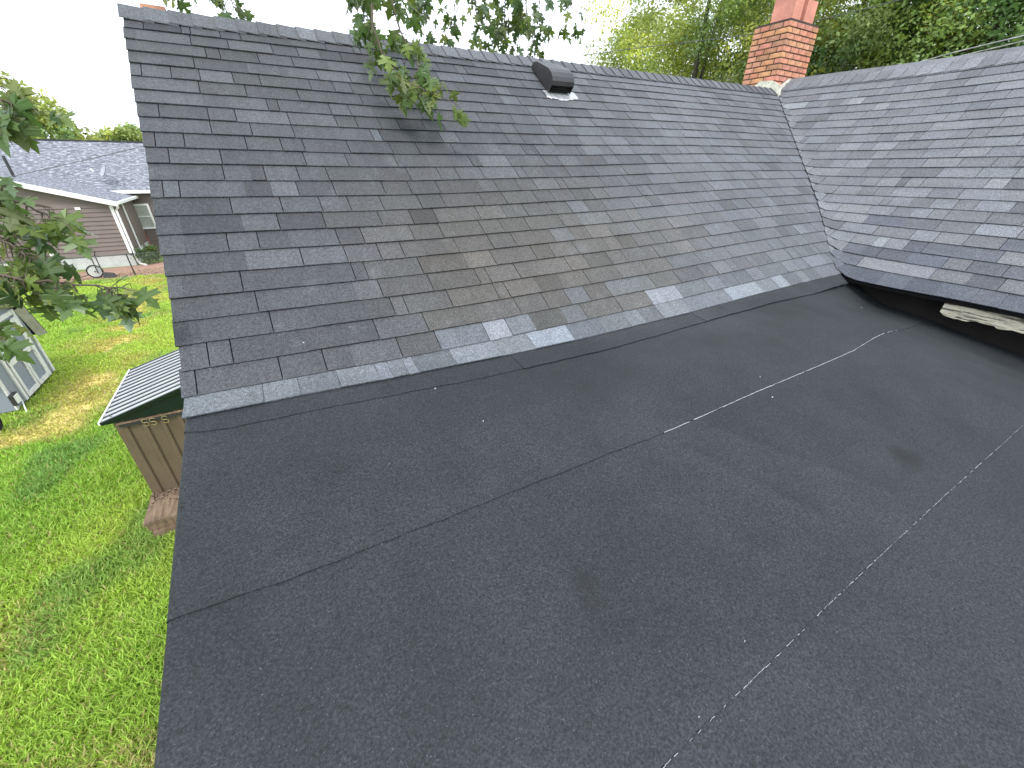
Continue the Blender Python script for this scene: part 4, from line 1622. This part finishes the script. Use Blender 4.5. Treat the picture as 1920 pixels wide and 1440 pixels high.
def tree(name, label, loc, height, rx, rz, zc, n_clump, per, size, seed, clump_r=(.45, .95), group=None, pal=PAL, mat='crown', cat="tree", trunk_r=.15):
    g = np.random.default_rng(seed)
    o = empty(name, P(loc[0], loc[1], G), label, cat, group)
    x, y = loc
    c0 = np.array([x, y, zc])
    d = g.normal(size=(n_clump, 3)); d /= np.linalg.norm(d, axis=1)[:, None]
    rr = g.random(n_clump) ** .4
    cs = c0 + d * rr[:, None] * np.array([rx, rx, rz])
    V, Fq, T = leaf_cloud(cs, g.uniform(*clump_r, n_clump), per, size, g, pal)
    np_mesh("crown", V, Fq, T, M[mat], o)
    m = MB()
    lean = g.normal(size=2) * .3
    top = (x + lean[0], y + lean[1], zc + rz * .5)
    m.tube([(x, y, G - .1), (x + .05, y, G + 1.2), (x + lean[0] * .5, y + lean[1] * .5, (zc + G) / 2), top], [trunk_r * 1.3, trunk_r, trunk_r * .8, trunk_r * .25], 8)
    for k in range(4):
        i = g.integers(n_clump)
        t = g.uniform(.35, .8)
        s = Vector((x, y, G)).lerp(Vector(top), t)
        e_ = Vector(cs[i])
        m.tube([s, s.lerp(e_, .5) + Vector((0, 0, .2)), e_], [trunk_r * .4, trunk_r * .25, .02], 5)
    m.build("trunk", M['bark'], o)
    return o


def dirpt(px, py, dist):
    d = ray(px, py); d[2] = 0
    d /= np.linalg.norm(d)
    return (float(d[0] * dist), float(d[1] * dist))


right = [(1300, 100, 15.5, 2.9, 4.0, 3.4, "pale green leafy tree left of the brick chimney"),
         (1420, 100, 18.0, 3.0, 4.6, 3.2, "green tree directly behind the brick chimney"),
         (1240, 100, 19.5, 2.4, 3.2, 3.0, "thin pale tree showing sky gaps at the end of the tree row"),
         (1600, 100, 14.0, 2.6, 3.4, 2.5, "bright yellow-green tree just past the brick chimney"),
         (1720, 100, 16.5, 3.0, 4.4, 3.0, "mid green tree above the wing ridge"),
         (1850, 100, 14.0, 3.0, 4.4, 2.8, "dark dense tree above the service cables"),
         (2000, 100, 13.0, 3.0, 4.4, 2.8, "dark tree cut by the picture edge behind the wing roof")]
DARKP = [p * np.array([.66, .80, .9]) for p in PAL]
for i, (px, py, dd, rx, rz, zc, lb) in enumerate(right):
    tree("tree", lb, dirpt(px, py, dd), 8, rx, rz, zc, 175 if i != 2 else 80, 420, .042, 100 + i, (.35, .75), "trees behind the roof ridge", PAL if i in (0, 1, 2, 3) else DARKP)
tree("tree", "bushy green tree rising behind the far ridge, at the picture edge", dirpt(25, 240, 44), 8, 3.6, 3.4, 1.9, 90, 130, .16, 300, (.6, 1.2), "trees beyond the far house")
tree("tree", "low rounded treetop over the far ridge near our roof edge", dirpt(240, 260, 60), 8, 3.0, 1.8, 2.0, 60, 130, .18, 301, (.6, 1.1), "trees beyond the far house")
tree("tree", "small distant treetop just clearing the far ridge", dirpt(150, 262, 62), 8, 2.6, 1.4, 1.3, 40, 130, .18, 302, (.6, 1.0), "trees beyond the far house")
# shrub by the downspout
sb = onz(275, 497, G)
tree("shrub", "green leafy shrub at the corner of the taupe house", (float(sb[0]) + .1, float(sb[1]) + .3), 1, .55, .42, G + .55, 26, 60, .06, 400, (.18, .34), None, PAL, 'shrub', "shrub", .03)

# ---- maple with hanging branches
HALF = [(0, 0), (.17, -.09), (.40, -.05), (.33, .06), (.20, .13), (.44, .20), (.70, .26), (.58, .36), (.66, .52), (.46, .46), (.30, .42), (.15, .43),
        (.21, .60), (.36, .70), (.21, .74), (.15, .88), (0, 1.1)]


def leaf_mesh(name, fold, droop, tint):
    vs = []
    pts = HALF + [(-x, y) for x, y in HALF[1:-1]]

    def z(x, y): return -abs(x) * fold - droop * y * y + .04 * math.sin(9 * x + 5 * y)
    vs = [(x, y, z(x, y)) for x, y in pts] + [(0, .25, .0), (0, .45, z(0, .45)), (0, .75, z(0, .75))]
    n = len(HALF); a, b_, c = len(pts), len(pts) + 1, len(pts) + 2
    rgt = list(range(n))
    lft = [0] + list(range(n, 2 * n - 2)) + [n - 1]
    m = MB()
    for ring, flip in ((rgt, False), (lft, True)):
        fs = []
        for i in range(len(ring) - 1):
            k = a if i < 7 else (b_ if i < 11 else c)
            fs.append((k, ring[i], ring[i + 1]))
            if i == 6: fs.append((a, ring[i + 1], b_))
            if i == 10: fs.append((b_, ring[i + 1], c))
        if flip: fs = [f[::-1] for f in fs]
        m.v_base = 0
        for f in fs: m.f.append(list(f)); m.t.append(tint)
    m.v = vs
    return m


leaf_protos = []
for k, (fo, dr, ti) in enumerate(((.15, .22, (1, 1, 1)), (.32, .35, (.8, .9, .9)), (.05, .12, (1.25, 1.15, .9)), (.4, .5, (.9, .95, .8)), (.22, .3, (1.5, 1.35, .9)))):
    leaf_protos.append(leaf_mesh("leaf", fo, dr, ti))
leaf_meshes = []
for lp in leaf_protos:
    o = lp.build("leaf_proto", M['leaf']); leaf_meshes.append(o.data); bpy.data.objects.remove(o)

TX, TY = -6.2, 4.0
maple = empty("maple_tree", P(TX, TY, G), "maple tree whose leafy branches hang into the view from beside and above", "tree")
MB().tube([(TX, TY, G - .1), (TX + .05, TY, G + 1.0), (TX + .1, TY, 0), (TX + .4, TY + .2, 3.2), (TX + 1.2, TY + .6, 5.4)], [.42, .32, .27, .22, .14], 10).build("trunk", M['bark'], maple, smooth=True)
MB().tube([(TX + .4, TY + .2, 3.0), (-3.6, 4.6, 4.6), (-.5, 5.6, 5.4), (2.5, 6.5, 5.6), (5.2, 7.4, 5.2)], [.17, .13, .10, .07, .03], 8).build("limb", M['bark'], maple, smooth=True)
MB().tube([(TX + .1, TY, -.4), (-4.6, 3.4, .5), (-2.9, 3.2, .9)], [.13, .09, .04], 7).build("limb", M['bark'], maple, smooth=True)
MB().tube([(TX + .4, TY + .2, 3.1), (-3.2, 3.2, 4.2), (0, 3.6, 4.4), (1.6, 4.2, 3.8)], [.13, .10, .06, .03], 7).build("limb", M['bark'], maple, smooth=True)

leaves = []      # (area, mesh index, matrix)


def leaf_at(p, size, down, side_dir, g):
    """leaf base at p, blade pointing mostly along 'down'"""
    y = Vector(down).normalized()
    zz = Vector((g.normal() * .6, g.normal() * .6, 1.0 + g.normal() * .4)) + Vector((-.25, -.35, 0))
    x = y.cross(zz)
    if x.length < .1: x = Vector((1, 0, 0))
    x.normalize(); zz = x.cross(y)
    s = size
    mtx = Matrix(((x.x * s, y.x * s, zz.x * s, p[0]), (x.y * s, y.y * s, zz.y * s, p[1]), (x.z * s, y.z * s, zz.z * s, p[2]), (0, 0, 0, 1)))
    c = np.array(p) + np.array(y) * s * .5
    pr = project(c)
    vis = pr[2] > .2 and -60 < pr[0] < 1980 and -60 < pr[1] < 1500
    leaves.append(((F_PX * s / max(pr[2], .3)) ** 2 if vis else 0, int(g.integers(5)), mtx))


def branch(pix, n, spread, size, seed, r0=.012, droop=1.0, sub=3):
    """pix: list of (px, py, distance); leaves in pairs along it and along side twigs"""
    g = np.random.default_rng(seed)
    pts = [Vector(P(*atd(*p))) for p in pix]
    fine = []
    for a, b_ in zip(pts[:-1], pts[1:]):
        for t in np.linspace(0, 1, 5)[:-1]:
            fine.append(a.lerp(b_, t) + Vector(g.normal(size=3) * .004))
    fine.append(pts[-1])
    m = MB()
    m.tube(fine, list(np.linspace(r0, .002, len(fine))), 5)
    for i in range(n):
        t = g.random() ** .85
        k = min(int(t * (len(fine) - 1)), len(fine) - 2)
        s = fine[k].lerp(fine[k + 1], g.random())
        along = (fine[k + 1] - fine[k]).normalized()
        d = Vector(g.normal(size=3)); d = (d - along * d.dot(along)).normalized()
        d = (d + along * .5 + Vector((0, 0, -.35 * droop))).normalized()
        L = spread * g.uniform(.3, 1.0)
        e_ = s + d * L
        mid = s.lerp(e_, .55) + Vector((0, 0, .05 * L))
        m.tube([s, mid, e_], [.0035, .0025, .0015], 4, cap=False)
        for q in range(int(g.integers(1, sub + 1))):
            base = e_ if q == 0 else s.lerp(e_, g.uniform(.45, .95))
            pet = d * .5 + Vector(g.normal(size=3)) * .5 + Vector((0, 0, -.55 * droop))
            pet.normalize()
            lb = base + pet * size * g.uniform(.35, .7)
            m.tube([base, lb], .0013, 3, cap=False)
            dn = pet * .6 + Vector((0, 0, -.75 * droop)) + Vector(g.normal(size=3)) * .35
            leaf_at(lb, size * g.uniform(.65, 1.2), dn, d, g)
    m.build("branch", M['twig'], maple)


# left side, near the camera
branch([(-240, 60, 3.1), (-60, 140, 2.9), (5, 185, 2.85), (40, 205, 2.8)], 12, .10, .095, 1, .010)
branch([(-240, 250, 2.9), (-60, 330, 2.7), (10, 368, 2.6), (70, 395, 2.55), (130, 425, 2.5)], 25, .10, .078, 2, .009)
branch([(-240, 330, 2.8), (-60, 430, 2.6), (20, 460, 2.55), (70, 492, 2.5)], 24, .11, .080, 3, .009)
branch([(-240, 420, 2.7), (-60, 500, 2.5), (30, 522, 2.45), (110, 530, 2.4), (180, 535, 2.35), (230, 540, 2.35)], 32, .070, .078, 4, .009)
branch([(-240, 520, 2.6), (-90, 590, 2.5), (-20, 620, 2.45), (12, 634, 2.4)], 7, .06, .075, 5, .008)
# over the ridge, hanging from above
branch([(690, -260, 4.6), (696, -60, 4.2), (700, 50, 3.95), (716, 100, 3.85), (752, 152, 3.75), (800, 170, 3.7), (858, 196, 3.65)], 26, .14, .10, 11, .010)
branch([(740, -240, 4.6), (722, -50, 4.3), (745, 40, 4.1), (772, 110, 3.95), (800, 150, 3.85)], 30, .16, .10, 12, .009)
branch([(660, -230, 4.6), (672, -60, 4.4), (680, 10, 4.3), (684, 40, 4.25)], 10, .12, .10, 13, .008)
for i, (x, ye, n) in enumerate(((800, 45, 14), (850, 70, 16), (905, 60, 26), (945, 100, 40), (985, 105, 46), (1010, 60, 18), (890, 20, 20), (1070, 8, 9), (1095, 20, 8), (775, 10, 10))):
    branch([(x - 60, -240, 8.2), (x - 14, -70, 7.8), (x + 3, -10, 7.6), (x, ye * .6, 7.5), (x + 6, ye, 7.4)], n, .30, .115, 20 + i, .012)
for i, (x, ye, n) in enumerate(((430, 30, 24), (352, -2, 5), (385, -4, 6))):
    branch([(x - 80, -240, 7.6), (x - 20, -70, 7.2), (x, -10, 7.0), (x + 12, ye, 6.9)], n, .24, .115, 40 + i, .012)
# crown overhead, out of the picture
g_ = np.random.default_rng(77)
for i in range(1500):
    u = g_.normal(size=3); u /= np.linalg.norm(u); rr_ = g_.random() ** .4
    p = np.array([-1.2, 5.4, 7.2]) + u * rr_ * np.array([5.5, 4.2, 2.1])
    if p[2] < CAM_H + .42 * math.hypot(p[0], p[1]) + .5: continue
    leaf_at(P(*p), .16, Vector(g_.normal(size=3)) + Vector((0, 0, -1)), None, g_)
leaves.sort(key=lambda t: -t[0])
for area, k, mtx in leaves[:300]:
    o = bpy.data.objects.new("leaf", leaf_meshes[k])
    COL.objects.link(o); o.parent = maple
    o.matrix_parent_inverse = Matrix.Translation(-maple.location)
    o.matrix_basis = mtx
# the rest in one mesh
pv = []
for lp in leaf_protos:
    v = np.array([list(q) for q in lp.v]); pv.append((v, np.array(lp.f), lp.t[0]))
VV, FF, TT, off = [], [], [], 0
for area, k, mtx in leaves[300:]:
    v, f, t = pv[k]
    mm = np.array(mtx)
    VV.append(v @ mm[:3, :3].T + mm[:3, 3]); FF.append(f + off); off += len(v)
    TT.append(np.tile(np.array(t) * rnd.uniform(.75, 1.3), (len(f), 1)))
o = np_mesh("foliage", np.concatenate(VV), np.concatenate(FF), np.concatenate(TT), M['leaf'], maple)
o["kind"] = "stuff"

# ================================================================== WIRES
def wire(pix, r, mat, name, label, grp=None):
    pts = [Vector(P(*atd(*p))) for p in pix]
    tag(MB().tube(pts, r, 5).build(name, M[mat]), label, "cable", grp)


wire([(1725, 116, 10.5), (1790, 98, 9.8), (1860, 81, 9.2), (1940, 62, 8.6), (2300, -30, 7.5)], .008, 'cable_pale', "service_cable", "upper pale service cable rising over the wing ridge", "service cables")
wire([(1780, 110, 10.5), (1860, 91, 9.8), (1940, 72, 9.2), (2300, -14, 8)], .007, 'cable_pale', "service_cable", "lower pale service cable just above the wing ridge", "service cables")
wire([(900, 130, 16), (1180, 92, 13.5), (1400, 66, 12), (1560, 32, 11.5), (1680, 2, 11), (1900, -60, 10)], .007, 'cable', "overhead_wire", "thin dark wire crossing in front of the trees behind the chimney")
wire([(-120, 360, 30), (35, 328, 27), (160, 300, 24), (270, 274, 22), (420, 235, 20)], .012, 'cable', "overhead_wire", "thin dark wire crossing in front of the far mottled roof")
